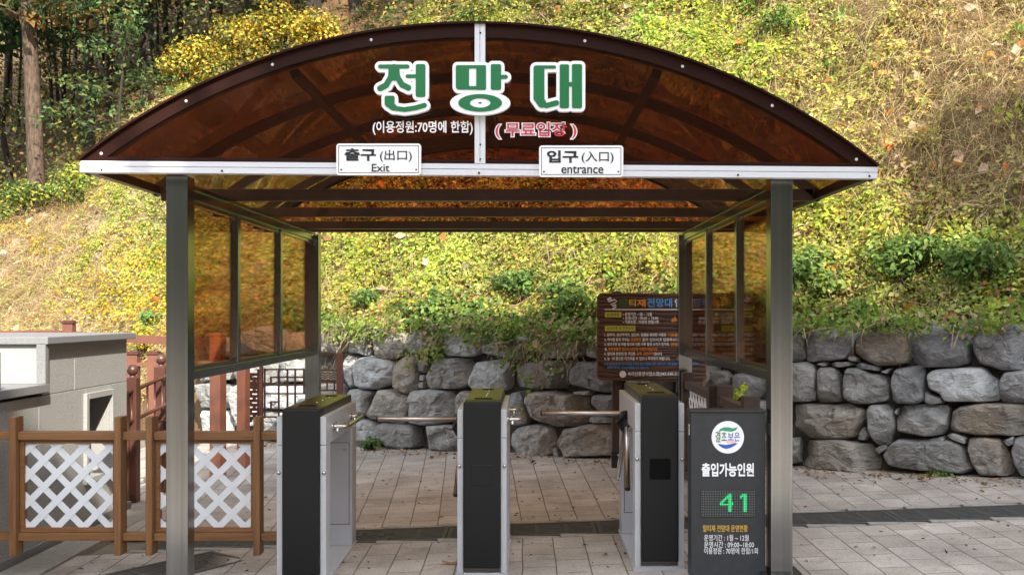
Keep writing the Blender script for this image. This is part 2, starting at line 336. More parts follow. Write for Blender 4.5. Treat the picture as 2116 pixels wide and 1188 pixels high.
# ------------------------------------------------------------------ the hillside's shape
E = Vector((.857, -.514, 0)); NN = Vector((.514, .857, 0)); O = Vector((-1.77, 11.65, 0))
def smooth(a, b, x):
    t = np.clip((x - a) / (b - a), 0, 1); return t * t * (3 - 2 * t)
def crest(u): return np.interp(u, [-16, -12, -9.6, -8.3, -5.5, -3.8, 0, 8, 14], [.6, 1.2, 2.9, 4.3, 4.3, 4.2, 4.4, 4.6, 4.8])
def hill_z(u, s):
    u = np.asarray(u, float); s = np.asarray(s, float)
    x = O.x + u * E.x + s * NN.x; y = O.y + u * E.y + s * NN.y
    g = 0.03 + 0.038 * x + 0.0105 * (y - 5.95)
    base = np.where(u > -2.9, 1.27, 0) + 0
    base = smooth(-4.6, -2.6, u) * (1.22 + .012 * u) + (1 - smooth(-4.6, -2.6, u)) * np.clip(g, -.2, .2)
    sc = crest(u); s0 = .34 * smooth(-4.6, -2.6, u)
    h = base + 1.2 * np.clip(s - s0, 0, None) - .42 * np.clip(s - sc, 0, None)
    h = h + .10 * np.sin(u * 1.9 + s * 1.3) * smooth(.2, 1.2, s) + .07 * np.sin(u * 4.3 - s * 2.7 + 1) * smooth(.2, 1.2, s)
    rel = smooth(.25, 1.0, s)
    for a_, f_, th_, p_ in ((.085, 3.1, .4, 0.3), (.085, 3.6, 1.9, 1.7), (.06, 5.7, 1.1, 2.2), (.06, 6.3, 2.6, .5), (.04, 9.5, .2, 1.1), (.04, 10.3, 1.5, 2.9), (.03, 14.1, 2.2, .9)): h = h + a_ * np.sin(f_ * (u * math.cos(th_) + s * math.sin(th_)) + p_ + 1.3 * np.sin(.8 * f_ * (s * math.cos(th_) - u * math.sin(th_)))) * rel
    h = h + .35 * np.sin(u * .55 + 1.1) * np.sin(s * .5) * smooth(1, 5, s)
    return np.where(s < s0 - .05, np.minimum(h, g - .05), h)
def us_point(u, s): 
    return np.stack([O.x + u * E.x + s * NN.x, O.y + u * E.y + s * NN.y, hill_z(u, s)], -1)
def hill_hit(px, py):
    a = (px - 1095) / F; bq = -(py - 646) / F
    Y = np.linspace(8, 60, 5200); x = a * Y; z = CZ + bq * Y
    dx, dy = x - O.x, Y - O.y; u = dx * E.x + dy * E.y; s = dx * NN.x + dy * NN.y
    k = np.argmax((hill_z(u, s) > z) & (s > .0)); return Vector((x[k], Y[k], z[k])), u[k], s[k]

# ------------------------------------------------------------------ ground
def sheet(name, xs, ys, zf, material, uvf=None, parent=None):
    X, Y = np.meshgrid(xs, ys); V = np.stack([X, Y, zf(X, Y)], -1).reshape(-1, 3); nx, ny = len(xs), len(ys)
    i, j = np.meshgrid(np.arange(nx - 1), np.arange(ny - 1)); k = (j * nx + i).ravel()
    Fq = np.stack([k, k + 1, k + nx + 1, k + nx], -1); me = arrays_mesh(name, V, Fq, smooth=True)
    if uvf is not None:
        U, Vv = uvf(X, Y); UVv = np.stack([U.ravel(), Vv.ravel()], -1); l = me.uv_layers.new(name='UVMap')
        l.data.foreach_set('uv', UVv[Fq.ravel()].astype(np.float32).ravel())
    return obj(name, me, material)
M['earth'] = noisy(mat('bare_earth', rough=.95), (.12, .095, .07), (.22, .18, .14), 2.)
tag(sheet('ground', np.linspace(-300, 300, 13), np.concatenate([[-300, -100, -30], np.linspace(-12, 30, 5), [100, 300]]), lambda X, Y: np.clip(ground_z(X, Y), -.6, .6) - .12, M['earth']), kind='structure')
DY0, DY1 = 6.90, 7.42                    # the drain runs across between these
tag(sheet('front_pavement', np.linspace(-3.3, 9, 60), np.linspace(-2.5, DY0, 60), ground_z, M['pave_front'], lambda X, Y: (Y, X + .006 * Y)), kind='structure')
def uv_back(X, Y):
    sl = np.interp(X, [-4, -1.5, .5, 2.5, 5], [-.10, -.075, -.03, .045, .06]); return (Y, X - sl * (Y - 7.4) + .05)
tag(sheet('back_pavement', np.linspace(-4.5, 9, 90), np.linspace(DY1, 13.6, 60), ground_z, M['pave_back'], uv_back), kind='structure')
# hillside terrain
us = np.concatenate([np.linspace(-40, -14, 27), np.linspace(-13.7, 10, 300), np.linspace(11, 40, 16)]); ss = np.concatenate([[-.6, -.02], np.linspace(.02, .45, 14), np.linspace(.5, 6, 110), np.linspace(6.3, 60, 60)])
U, Sg = np.meshgrid(us, ss); V = us_point(U, Sg).reshape(-1, 3); nx = len(us); i, j = np.meshgrid(np.arange(nx - 1), np.arange(len(ss) - 1)); k = (j * nx + i).ravel()
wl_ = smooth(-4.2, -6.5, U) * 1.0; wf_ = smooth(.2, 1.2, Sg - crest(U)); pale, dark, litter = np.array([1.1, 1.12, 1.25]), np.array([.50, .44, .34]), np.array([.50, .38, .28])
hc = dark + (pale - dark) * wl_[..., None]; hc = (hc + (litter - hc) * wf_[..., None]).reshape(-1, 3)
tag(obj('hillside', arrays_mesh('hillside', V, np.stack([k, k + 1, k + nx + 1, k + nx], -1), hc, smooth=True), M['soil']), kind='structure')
# ------------------------------------------------------------------ the gate shelter
YF = 5.60; YP = 5.70; YB = 9.14; XC = -.273
G = thing('gate_shelter', 'steel gate shelter with arched brown tinted roof and white front beam over the turnstiles', 'gate shelter', (XC, YP, ground_z(XC, YP)))
for x0, x1, y in ((-1.949, -1.832, YP), (1.290, 1.407, YP), (-1.932, -1.815, YB), (1.278, 1.392, YB)):
    o = obj('post', B(x0, x1, y, y + .117, ground_z(x0, y) - .01, 2.17 if y > 6 else 2.232, .004), M['steel'], G)
    bm = B(x0 - .05, x1 + .05, y - .05, y + .167, ground_z(x0, y) - .01, ground_z(x0, y) + .03, .003)
    obj('base_plate', bm, M['steel'], o)
# roof arch: a circle through beam ends and apex, per end so that the beam's small tilt follows
pL, pR, pT = W(167, 333, YF), W(1812, 346, YF), W(990, 52, YF)
def circle3(a, b, c):
    ax, ay, bx, by, cx, cy = a.x, a.z, b.x, b.z, c.x, c.z
    d = 2 * (ax * (by - cy) + bx * (cy - ay) + cx * (ay - by))
    ux = ((ax**2 + ay**2) * (by - cy) + (bx**2 + by**2) * (cy - ay) + (cx**2 + cy**2) * (ay - by)) / d
    uy = ((ax**2 + ay**2) * (cx - bx) + (bx**2 + by**2) * (ax - cx) + (cx**2 + cy**2) * (bx - ax)) / d
    return ux, uy, math.hypot(ax - ux, ay - uy)
acx, acz, AR = circle3(pL, pR, pT)
tL = math.atan2(pL.z - acz, pL.x - acx); tR = math.atan2(pR.z - acz, pR.x - acx)
def arc(r, t): return (acx + r * math.cos(t), acz + r * math.sin(t))
def arch_band(r0, r1, y0, y1, t0=tL, t1=tR, n=72, bm=None):
    bm = bm or bmesh.new(); ring = []
    for i in range(n + 1):
        t = t0 + (t1 - t0) * i / n; (xa, za), (xb, zb) = arc(r0, t), arc(r1, t)
        ring.append([bm.verts.new(p) for p in ((xa, y0, za), (xb, y0, zb), (xb, y1, zb), (xa, y1, za))])
    for p, q in zip(ring, ring[1:]):
        for k in range(4): bm.faces.new((p[k], p[(k + 1) % 4], q[(k + 1) % 4], q[k]))
    bm.faces.new(ring[0]); bm.faces.new(ring[-1][::-1])
    bmesh.ops.recalc_face_normals(bm, faces=bm.faces[:]); return bm
def beam_z(x): return pL.z + (pR.z - pL.z) * (x - pL.x) / (pR.x - pL.x)
# white front beam: two ribs with a groove
def beam_bar(ya, yb, dz0, dz1):
    bm = bmesh.new(); a, b_ = pL.x, pR.x
    hexa(bm, [(a, ya, pL.z + dz0), (b_, ya, pR.z + dz0), (b_, yb, pR.z + dz0), (a, yb, pL.z + dz0), (a, ya, pL.z + dz1), (b_, ya, pR.z + dz1), (b_, yb, pR.z + dz1), (a, yb, pL.z + dz1)])
    bmesh.ops.recalc_face_normals(bm, faces=bm.faces[:]); return bm
bm = beam_bar(YF - .012, YF + .05, -.0265, 0); b2 = beam_bar(YF - .012, YF + .05, -.060, -.030); b3 = beam_bar(YF - .004, YF + .046, -.0298, -.0267)
for q in (b2, b3):
    t_ = bpy.data.meshes.new('t'); q.to_mesh(t_); q.free(); bm.from_mesh(t_); bpy.data.meshes.remove(t_)
beam = obj('front_beam', bm, M['white_alu'], G)
for px in (212, 460, 990, 1524, 1795):
    p = W(px, 352 + (px - 212) * .008, YF); obj('screw', sphere(bmesh.new(), (p.x, YF - .013, p.z), .006, 8), M['ink'], beam)
# gable: edge trim, two tinted panes, centre strip
obj('gable_trim', arch_band(AR - .066, AR, YF - .004, YF + .03, tL - .004, tR + .004), M['gable_brown'], G)
obj('gable_edge', arch_band(AR + .001, AR + .012, YF - .03, YF + .05), M['gable_brown'], G)
obj('gable_lower_trim', beam_bar(YF - .002, YF + .03, .002, .022), M['gable_brown'], G)
xm = W(992, 0, YF).x
for s in (0, 1):
    bm = bmesh.new(); pts = []
    ts = [t for t in np.linspace(tL, tR, 90)]
    up = [arc(AR - .06, t) for t in ts]
    up = [p for p in up if (p[0] < xm - .003 if s == 0 else p[0] > xm + .003) and p[1] > beam_z(p[0]) + .01]
    zt = acz + math.sqrt((AR - .06)**2 - (xm - acx)**2)
    if s == 0: poly = up + [(xm - .003, zt), (xm - .003, beam_z(xm) + .01), (up[0][0], beam_z(up[0][0]) + .009)]
    else: poly = [(xm + .003, zt)] + up + [(up[-1][0], beam_z(up[-1][0]) + .009), (xm + .003, beam_z(xm) + .01)]
    prism(bm, poly, YF + .006, YF + .012); obj('gable_pane', bm, M['pane_gable'], G)
z0 = beam_z(xm) + .001; x0, x1 = W(981, 0, YF).x, W(1003, 0, YF).x; zt = acz + AR + .012
bm = B(x0, x0 + .026, YF - .016, YF + .034, z0, zt, .002); box(bm, x1 - .026, x1, YF - .016, YF + .034, z0, zt, .002); box(bm, x0 + .026, x1 - .026, YF - .010, YF + .03, z0, zt - .002)
ms = obj('centre_strip', bm, M['white_alu'], G)
bm = bmesh.new()
for px, py in ((206, 313), (384, 208), (562, 131), (767, 83), (1208, 88), (1410, 139), (1596, 218), (1773, 325)):
    p = W(px, py, YF)
    t = math.atan2(p.z - acz, p.x - acx); x, z = arc(AR - .035, t); obj('bolt', sphere(bmesh.new(), (x, YF - .004, z), .0085, 10, (1, .6, 1)), M['white_alu'], G)
bm = bmesh.new()
for px, py in ((990, 70), (990, 330), (990, 300)):
    p = W(px + 3, py, YF); obj('screw', sphere(bmesh.new(), (p.x, YF - .017, p.z), .005, 8), M['ink'], ms)
# roof sheet in four bays and its ribs, ties and purlins
TY = (6.67, 7.78, 8.90)
ribs = (YF + .03,) + TY
edges = (YF + .05, TY[0] + .025, TY[1] + .025, TY[2] + .025, 9.32)
for a, b_ in zip(edges, edges[1:]): obj('roof_sheet', arch_band(AR + .002, AR + .007, a + .002, b_ - .002, n=64), M['pane_roof'], G)
for y in (YF + .035,) + TY: obj('roof_rib', arch_band(AR - .062, AR - .003, y, y + .05, tL + .01, tR - .01), M['roof_brown'], G)
obj('roof_rib', arch_band(AR - .062, AR - .003, 9.27, 9.31, tL + .01, tR - .01), M['roof_brown'], G)
for y, h in zip(TY, (.075, .068, .066)): obj('tie_beam', B(pL.x + .05, pR.x - .05, y, y + .055, 2.2, 2.2 + h, .003), M['roof_brown'], G)
obj('tie_beam', B(pL.x + .05, pR.x - .05, 9.25, 9.30, 2.2, 2.26, .003), M['roof_brown'], G)
tm = math.pi / 2
for t in (tm + .30, tm - .30, tm):
    x, z = arc(AR - .064, t); mt = Matrix.Translation((x, 0, z)) @ Matrix.Rotation(tm - t, 4, 'Y')
    obj('purlin', B(-.025, .025, YF + .09, 9.26, -.046, -.002, .003, mtx=mt), M['roof_brown'], G)
# the rear gable closes the vault with the same brown glazing
obj('gable_trim', arch_band(AR - .075, AR - .004, 9.312, 9.345, tL + .004, tR - .004), M['roof_brown'], G)
bm = bmesh.new(); up = [p for p in [arc(AR - .07, t) for t in np.linspace(tL, tR, 90)] if p[1] > 2.265]
prism(bm, up, 9.325, 9.331); obj('gable_pane', bm, M['pane_gable'], G)
for x, zz in ((pL.x + .02, pL.z), (pR.x - .02, pR.z)):
    obj('eaves_beam', B(x - .025, x + .025, YF + .055, 9.30, zz - .055, zz - .004, .003), M['roof_brown'], G)
# side walls: top plate, glass rail, sill rail, mullions, panes
for sgn, xa, xb in ((-1, -1.915, -1.850), (1, 1.307, 1.372)):
    y0, y1 = YP + .119, YB - .002
    obj('top_plate', B(xa - .01, xb + .01, y0, y1, 2.171, 2.196, .002), M['steel'], G)
    obj('top_plate', B(xa, xb, y0, y1, 2.120, 2.166, .002), M['steel'], G)
    rail = obj('sill_rail', B(xa, xb, y0, y1, 1.130, 1.181, .003), M['steel'], G)
    ym = (6.77, 7.93); ys = (y0,) + ym + (y1,)
    for y in ym: obj('mullion', B(xa + .005, xb - .005, y, y + .062, 1.182, 2.119, .003), M['steel'], G)
    for i in range(3):
        a = ys[i] + (.064 if i else .002); b_ = ys[i + 1] - .002; xm_ = (xa + xb) / 2
        fr = bmesh.new()
        for q in ((a, a + .02, 1.183, 2.118), (b_ - .02, b_, 1.183, 2.118), (a + .021, b_ - .021, 1.183, 1.203), (a + .021, b_ - .021, 2.098, 2.118)): box(fr, xm_ - .018, xm_ + .018, q[0], q[1], q[2], q[3])
        f_ = obj('pane_frame', fr, M['steel'], G)
        obj('pane', B(xm_ - .003, xm_ + .003, a + .018, b_ - .018, 1.201, 2.1), M['pane_side'], f_)
# lettering on the gable glass
YL = YF - .001
text('lettering', '(이용정원:70명에 한함)', 770, 977, 250, 279, YL, M['white'], G, .018, 3)
text('lettering_outline', '( 무료입장 )', 1024, 1191, 254, 287, YL, M['white'], G, .080, 3, grow=.066)
text('lettering', '( 무료입장 )', 1024, 1191, 254, 287, YL, M['red'], G, .014, 3, yoff=-.003)
# big three-dimensional letters
LT = thing('letter_sign', 'large green white-edged Korean letters standing out from the arched brown gable', 'letter sign', tuple(W(992, 235, YF - .02)))
def zmap(zx, zy):
    p = W(740 + zx / 3.648, 100 + zy / 3.648, YF - .06); return p.x, p.z
def glyph(name, x0, x1, f):
    xs = np.arange(x0, x1, 5.); ys = np.arange(70, 530, 5.); X, Y = np.meshgrid(xs, ys); D = f(X, Y)
    o = obj('letter', contour_solid(D - 25, xs, ys, zmap, YF - .022, YF - .055), M['white'], LT)
    obj('letter_face', contour_solid(D, xs, ys, zmap, YF - .0555, YF - .0585), M['green'], o)
mn = lambda *a: np.minimum.reduce(a)
glyph('a', 80, 590, lambda X, Y: mn(sd_cap(X, Y, [(165, 138), (372, 138)], 15), sd_cap(X, Y, [(252, 150), (248, 215), (210, 280), (165, 302)], 22), sd_cap(X, Y, [(288, 150), (294, 215), (330, 275), (378, 298)], 22), sd_cap(X, Y, [(270, 150), (270, 215)], 30),
    sd_cap(X, Y, [(372, 211), (440, 211)], 14), sd_box(X, Y, 434, 120, 507, 368, 14), sd_box(X, Y, 200, 358, 274, 435, 14), sd_cap(X, Y, [(222, 425), (270, 452), (350, 462), (430, 450), (500, 430)], 18), sd_cap(X, Y, [(230, 415), (265, 445)], 26)))
glyph('b', 670, 1200, lambda X, Y: mn(sd_box(X, Y, 736, 128, 836, 306, 14), sd_box(X, Y, 890, 128, 964, 314, 10), sd_box(X, Y, 738, 128, 962, 152, 8), sd_box(X, Y, 745, 286, 962, 312, 8),
    sd_box(X, Y, 1000, 120, 1078, 314, 14), sd_cap(X, Y, [(1070, 216), (1114, 216)], 15), np.maximum(np.hypot((X - 920) / 165, (Y - 412) / 66) - 1, .47 - np.hypot((X - 920) / 165, (Y - 412) / 75)) * 66))
glyph('c', 1250, 1760, lambda X, Y: mn(sd_box(X, Y, 1322, 130, 1404, 400, 20), sd_box(X, Y, 1330, 130, 1492, 154, 10), sd_cap(X, Y, [(1352, 385), (1372, 415), (1420, 432), (1495, 412)], 20), sd_cap(X, Y, [(1362, 380), (1385, 415)], 34),
    sd_box(X, Y, 1520, 122, 1590, 452, 12), sd_box(X, Y, 1612, 120, 1688, 452, 12), sd_box(X, Y, 1580, 256, 1620, 288, 4)))
# bolted plates on the beam
def plate(name, label, cx0, cx1, cy0, cy1, big, hanja, eng, bigbox, hbox, ebox):
    Yp = YF - .030; c = W((cx0 + cx1) / 2, cy1, Yp); t = thing(name, label, 'sign', tuple(c), 'white door plates on the front beam')
    a, b_ = W(cx0, cy1, Yp), W(cx1, cy0, Yp)
    def rr(x0, z0, x1, z1, r, y0, y1):
        pts = []
        for qx, qz, a0 in ((x1 - r, z1 - r, 0), (x0 + r, z1 - r, 90), (x0 + r, z0 + r, 180), (x1 - r, z0 + r, 270)):
            for k in range(6): th = R(a0 + 18 * k); pts.append((qx + r * math.cos(th), qz + r * math.sin(th)))
        return prism(bmesh.new(), pts, y0, y1)
    obj('plate', rr(a.x, a.z, b_.x, b_.z, .016, Yp, Yp + .014), M['white'], t)
    bm = bmesh.new(); g = .011; wd = .003
    for q in ((a.x + g, a.x + g + wd, a.z + g, b_.z - g), (b_.x - g - wd, b_.x - g, a.z + g, b_.z - g)): box(bm, q[0], q[1], Yp - .001, Yp - .0002, q[2], q[3])
    for q in ((a.z + g, a.z + g + wd), (b_.z - g - wd, b_.z - g)): box(bm, a.x + g + wd, b_.x - g - wd, Yp - .001, Yp - .0002, q[0], q[1])
    obj('border_line', bm, M['ink'], t)
    text('lettering', big, *bigbox, Yp - .002, M['ink'], t, .034, 4)
    text('lettering', hanja, *hbox, Yp - .002, M['ink'], t, .008, 4)
    text('lettering', eng, *ebox, Yp - .002, M['ink'], t, .012, 4)
    bm = bmesh.new()
    for px in (cx0 + 10, cx1 - 10): p = W(px, cy1 - 11, Yp); obj('screw', sphere(bmesh.new(), (p.x, Yp, p.z), .005, 8), M['ink'], t)
plate('exit_sign', 'white Exit plate bolted on the white front beam', 695, 870, 297, 362, '출구', '(出口)', 'Exit', (712, 777, 307, 333), (785, 851, 310, 335), (768, 805, 339, 355))
plate('entrance_sign', 'white entrance plate bolted on the white front beam', 1114, 1288, 301, 366, '입구', '(入口)', 'entrance', (1130, 1195, 311, 337), (1202, 1268, 313, 338), (1160, 1247, 343, 359))

# ------------------------------------------------------------------ turnstiles
TG = 'tripod turnstiles under the shelter'
def turnstile(label, xc, ztop, rails, arms, window):
    Y0 = 5.93; L_ = 1.06; zt = ztop; zg = ground_z(xc, 6.4)
    t = thing('turnstile', label, 'turnstile', (xc, 6.4, zg), TG)
    hw, cw = .138, .104
    # front column, rear column, housing and base
    zc = zt - .046
    for s in (-1, 1):
        x0, x1 = (xc - hw, xc - cw - .001) if s < 0 else (xc + cw + .001, xc + hw)
        obj('side_plate', B(x0, x1, Y0 + .022, Y0 + .15, zg + .02, zc - .16, .004), M['silver'], t)
        obj('side_plate', B(x0, x1, Y0 + .022, Y0 + L_, zc - .158, zc, .004), M['silver'], t)
    bk = B(xc - hw, xc + hw, Y0 + L_ - .16, Y0 + L_, zg + .02, zc - .16, .005)
    rear = obj('rear_column', bk, M['grey_panel'], t)
    d = bmesh.new(); y = Y0 + L_ - .1605; a0, a1, c0, c1 = xc - hw + .018, xc + hw - .018, zg + .16, zg + .68
    for q in ((a0, a0 + .003, c0, c1), (a1 - .003, a1, c0, c1), (a0, a1, c0 - .003, c0), (a0, a1, c1, c1 + .003)): box(d, q[0], q[1], y - .001, y, q[2], q[3])
    obj('door_seam', d, M['ink'], rear)
    obj('lock', sphere(bmesh.new(), (xc + hw - .05, y, zg + .64), .008, 10), M['chrome'], rear)
    obj('base', B(xc - hw - .006, xc + hw + .006, Y0 + .03, Y0 + L_ + .01, zg - .02, zg + .02, .004), M['silver'], t)
    # black shell: front panel and lid, one folded sheet
    bm = B(xc - cw, xc + cw, Y0, Y0 + .13, zg + .05, zt, .012, 3)
    obj('front_panel', bm, M['black'], t)
    bm = B(xc - cw, xc + cw, Y0 + .131, Y0 + L_ + .012, zc - .155, zt, .006, 2)
    lid = obj('lid', bm, M['black_top'], t)
    obj('card_slot', B(xc - .05, xc + .05, Y0 + .17, Y0 + .235, zt + .0005, zt + .003), M['blackglass'], lid); obj('card_slot', B(xc - .035, xc + .035, Y0 + L_ - .16, Y0 + L_ - .10, zt + .0005, zt + .003), M['blackglass'], lid)
    for y in (.42, .58, .8): obj('screw', sphere(bmesh.new(), (xc + .01, Y0 + y, zt), .006, 8), M['chrome'], lid)
    for x in (xc - hw + .012, xc + hw - .012):
        sphere_b = sphere(bmesh.new(), (x, Y0 + .02, zg + .62), .011, 10); obj('lock', sphere_b, M['chrome'], t)
    if window:
        wz = zt - .41; obj('reader_window', B(xc - .058, xc + .058, Y0 - .003, Y0 + .004, wz - .058, wz + .058, .002), M[window], t)
    if rails:
        z = zc - .075; x = xc + hw; bm = bmesh.new()
        pts = [(x - .005, Y0 + .22, z), (x + .045, Y0 + .22, z), (x + .075, Y0 + .235, z), (x + .085, Y0 + .27, z), (x + .085, Y0 + .78, z), (x + .075, Y0 + .815, z), (x + .045, Y0 + .83, z), (x - .005, Y0 + .83, z)]
        h = obj('handrail', tube(bm, pts, .0135, 12), M['chrome'], t)
        for y in (.22, .83):
            bm = bmesh.new(); tube(bm, [(x - .002, Y0 + y, z), (x + .012, Y0 + y, z)], .019, 16); tube(bm, [(x + .028, Y0 + y, z - .03), (x + .028, Y0 + y, z + .028)], .011, 10)
            obj('flange', bm, M['chrome'], h)
    if arms:
        z = zc - .115; x = xc - hw; y = Y0 + .52; L2 = .475
        hb = bmesh.new(); tube(hb, [(x + .02, y, z - .05), (x - .03, y, z - .005)], [.075, .055], 16); tube(hb, [(x - .03, y, z - .005), (x - .045, y, z + .01)], [.055, .02], 16)
        hub = obj('hub', hb, M['black'], t)
        for dv in ((-1, 0, 0), (-.045, -.60, -.80), (-.06, .52, -.85)):
            v = Vector(dv).normalized(); p = Vector((x - (.02 if dv[1] == 0 else .0), y, z)) + v * .02
            if dv[1] == 0: p.z += .012
            a = obj('arm', tube(bmesh.new(), [p, p + v * L2], .0158, 14), M['arm_steel'], t)
            obj('end_cap', tube(bmesh.new(), [p + v * (L2 + .0005), p + v * (L2 + .008)], [.0178, .013], 14), M['black'], a)
turnstile('black-fronted turnstile with chrome side rail beside the left post, no arm showing', -1.278, W(0, 844.6, 5.93).z, True, False, None)
turnstile('middle black-fronted turnstile with chrome rail on its right and arm on its left', -.268, W(0, 829.5, 5.93).z, True, True, 'black')
turnstile('black-fronted turnstile with dark reader window beside the lit counter box', .725, W(0, 816.5, 5.93).z, False, True, 'blackglass')

# ------------------------------------------------------------------ counter display box
YD = 5.75; xa, xb = W(1428, 0, YD).x, W(1582, 0, YD).x; zt = W(0, 847, YD).z; zb = ground_z(1.07, YD)
D = thing('counter_display', 'charcoal standing box with round emblem and green number 41 in front of the right post', 'display', ((xa + xb) / 2, YD + .06, zb))
obj('case', B(xa, xb, YD, YD + .12, zb, zt - .012, .004), M['led_case'], D)
obj('cap', B(xa - .006, xb + .006, YD - .008, YD + .128, zt - .0115, zt, .003), M['led_case'], D)
for x in (xa - .008, xb + .001): obj('latch', B(x, x + .007, YD + .03, YD + .05, zt - .14, zt - .08, .002), M['chrome'], D)
def disc(px, py, r, Y, y2, name, material, parent):
    p = W(px, py, Y); rr = r * Y / F; return obj(name, prism(bmesh.new(), [(p.x + rr * math.cos(2 * math.pi * k / 48), p.z + rr * math.sin(2 * math.pi * k / 48)) for k in range(48)], Y, y2), material, parent)
em = disc(1504, 903, 33.5, YD - .002, YD - .0003, 'emblem', M['white'], D)
def pxpoly(pts, Y, material, name, parent, th=.0006): return obj(name, prism(bmesh.new(), [(W(x, y, Y).x, W(x, y, Y).z) for x, y in pts], Y, Y + th), material, parent)
q = 2.652; e_ = lambda pts: [(1080 + x / q, 740 + y / q) for x, y in pts]
pxpoly(e_([(1070, 402), (1085, 385), (1105, 377), (1130, 378), (1152, 383), (1180, 377), (1168, 394), (1145, 402), (1120, 400), (1095, 396)]), YD - .003, M['swoosh'], 'emblem_leaf', em)
pxpoly(e_([(1068, 468), (1085, 470), (1110, 474), (1140, 470), (1165, 464), (1178, 466), (1162, 478), (1140, 490), (1115, 496), (1095, 490), (1080, 480)]), YD - .003, M['blue'], 'emblem_wave', em)
text('emblem_lettering', '결초', 1478, 1502, 891, 913, YD - .003, M['dgreen'], em, .012, 3)
text('emblem_lettering', '보은', 1504, 1529, 893, 911, YD - .003, M['blue'], em, .012, 3)
text('emblem_lettering', '結草報恩', 1502, 1522, 910, 915.5, YD - .003, M['orange'], em, .0, 2)
text('lettering', '출입가능인원', 1450, 1558, 956, 984, YD - .002, M['white'], D, .032, 4)
sp = obj('led_panel', B(W(1448, 0, YD).x, W(1561, 0, YD).x, YD - .003, YD + .002, W(0, 1068, YD).z, W(0, 1012, YD).z, .001), M['ink'], D)
dots_off = bmesh.new(); dots_on = [bmesh.new(), bmesh.new()]; nx_, ny_ = 32, 16
D4 = [(6, 2), (6, 3), (6, 4), (6, 5), (6, 6), (6, 7), (6, 8), (6, 9), (6, 10), (6, 11), (6, 12), (5, 3), (4, 4), (3, 5), (2, 6), (1, 7), (0, 8), (1, 8), (2, 8), (3, 8), (4, 8), (5, 8), (7, 8), (5, 2), (5, 9), (5, 10), (5, 11), (5, 12), (5, 4), (5, 5), (5, 6), (5, 7), (1, 6), (4, 3), (2, 5), (3, 4), (0, 7), (7, 7)]
D1 = [(3, y) for y in range(2, 13)] + [(4, y) for y in range(2, 13)] + [(2, 3), (1, 4), (2, 2), (1, 3)]
on = {(x + 11, y) for x, y in D4} | {(x + 22, y) for x, y in D1}
for i in range(nx_):
    for j in range(ny_):
        p = W(1450.5 + i * 3.5, 1014.5 + j * 3.4, YD - .0035); lit = (i, j) in on; r = .0033 if lit else .0016
        box(dots_on[int(i > 20)] if lit else dots_off, p.x - r, p.x + r, YD - .0042, YD - .0032, p.z - r, p.z + r)
obj('unlit_leds', dots_off, M['led_off'], sp); obj('lit_digit', dots_on[0], M['led_on'], sp); obj('lit_digit', dots_on[1], M['led_on'], sp)
text('lettering', '말티재 전망대 운영현황', 1453, 1545, 1084, 1098, YD - .002, M['yellow'], D, .0, 3)
text('lettering', '운영기간 : 1월 ~ 12월', 1455, 1547, 1104, 1117, YD - .002, M['white'], D, .0, 3)
text('lettering', '운영시간 : 09:00~18:00', 1455, 1558, 1118, 1131, YD - .002, M['white'], D, .0, 3)
text('lettering', '이용정원 : 70명에 한함/1회', 1455, 1566, 1131, 1144, YD - .002, M['white'], D, .0, 3)

# ------------------------------------------------------------------ information board at the back
YI = 9.58; bx = W(1346, 968, YI)
I = thing('information_board', 'carved dark brown wooden notice board with white rules text on two posts', 'notice board', (1.1, YI + .05, ground_z(1.1, YI)))
pts = [(1240, 606), (1300, 605), (1380, 607), (1448, 606), (1456, 612), (1459, 660), (1456, 668), (1460, 676), (1458, 740), (1460, 782), (1453, 790), (1400, 788), (1330, 787), (1240, 785), (1233, 778), (1234, 740), (1231, 732), (1234, 700), (1233, 670), (1238, 664), (1233, 655), (1234, 613)]
xz = [(W(x, y, YI).x, W(x, y, YI).z) for x, y in pts]
cxm, czm = sum(p[0] for p in xz) / len(xz), sum(p[1] for p in xz) / len(xz)
edge = obj('board_edge', prism(bmesh.new(), xz, YI + .003, YI + .05), M['board_edge'], I)
obj('board_face', prism(bmesh.new(), [(cxm + (x - cxm) * .975, czm + (z - czm) * .968) for x, z in xz], YI - .004, YI + .0028), M['board'], I)
for px in (1276, 1418):
    x = W(px, 0, YI).x; zg = ground_z(x, YI); po = obj('post', B(x - .042, x + .042, YI + .052, YI + .13, zg, W(0, 602, YI).z, .004), M['wood_dark'], I)
    ft = obj('foot_bracket', B(x - .048, x + .048, YI + .040, YI + .136, zg, zg + .15, .002), M['ink'], po)
    for dz in (.045, .115): obj('bolt', sphere(bmesh.new(), (x + .01, YI + .04, zg + dz), .013, 10), M['steel'], po)
YT = YI - .006; Wt = M['white']
def it(s, x0, x1, y0, y1, m_=None, off=.026): text('lettering', s, x0, x1, y0, y1, YT, m_ or Wt, I, off, 2)
it('말', 1279, 1298, 617, 634, M['dgreen']); it('티', 1300, 1314, 618, 633, M['yellow']); it('재', 1316, 1334, 618, 634, M['orange']); it('전망대', 1337, 1389, 616, 635, M['skyblue'], .02); it('안내', 1394, 1432, 616, 635)
obj('emblem_squiggle', tube(bmesh.new(), [(W(x, y, YT).x, YT, W(x, y, YT).z) for x, y in ((1255, 619), (1262, 615), (1264, 618), (1256, 622), (1258, 624), (1270, 619), (1275, 622), (1268, 627), (1262, 629), (1266, 632), (1273, 630), (1273, 634), (1266, 638))], .006, 6), Wt, I)
pa, pb = W(1249, 640.5, YT), W(1448, 638.5, YT); obj('rule_line', B(pa.x, pb.x, YT, YT + .001, pa.z, pb.z), Wt, I)
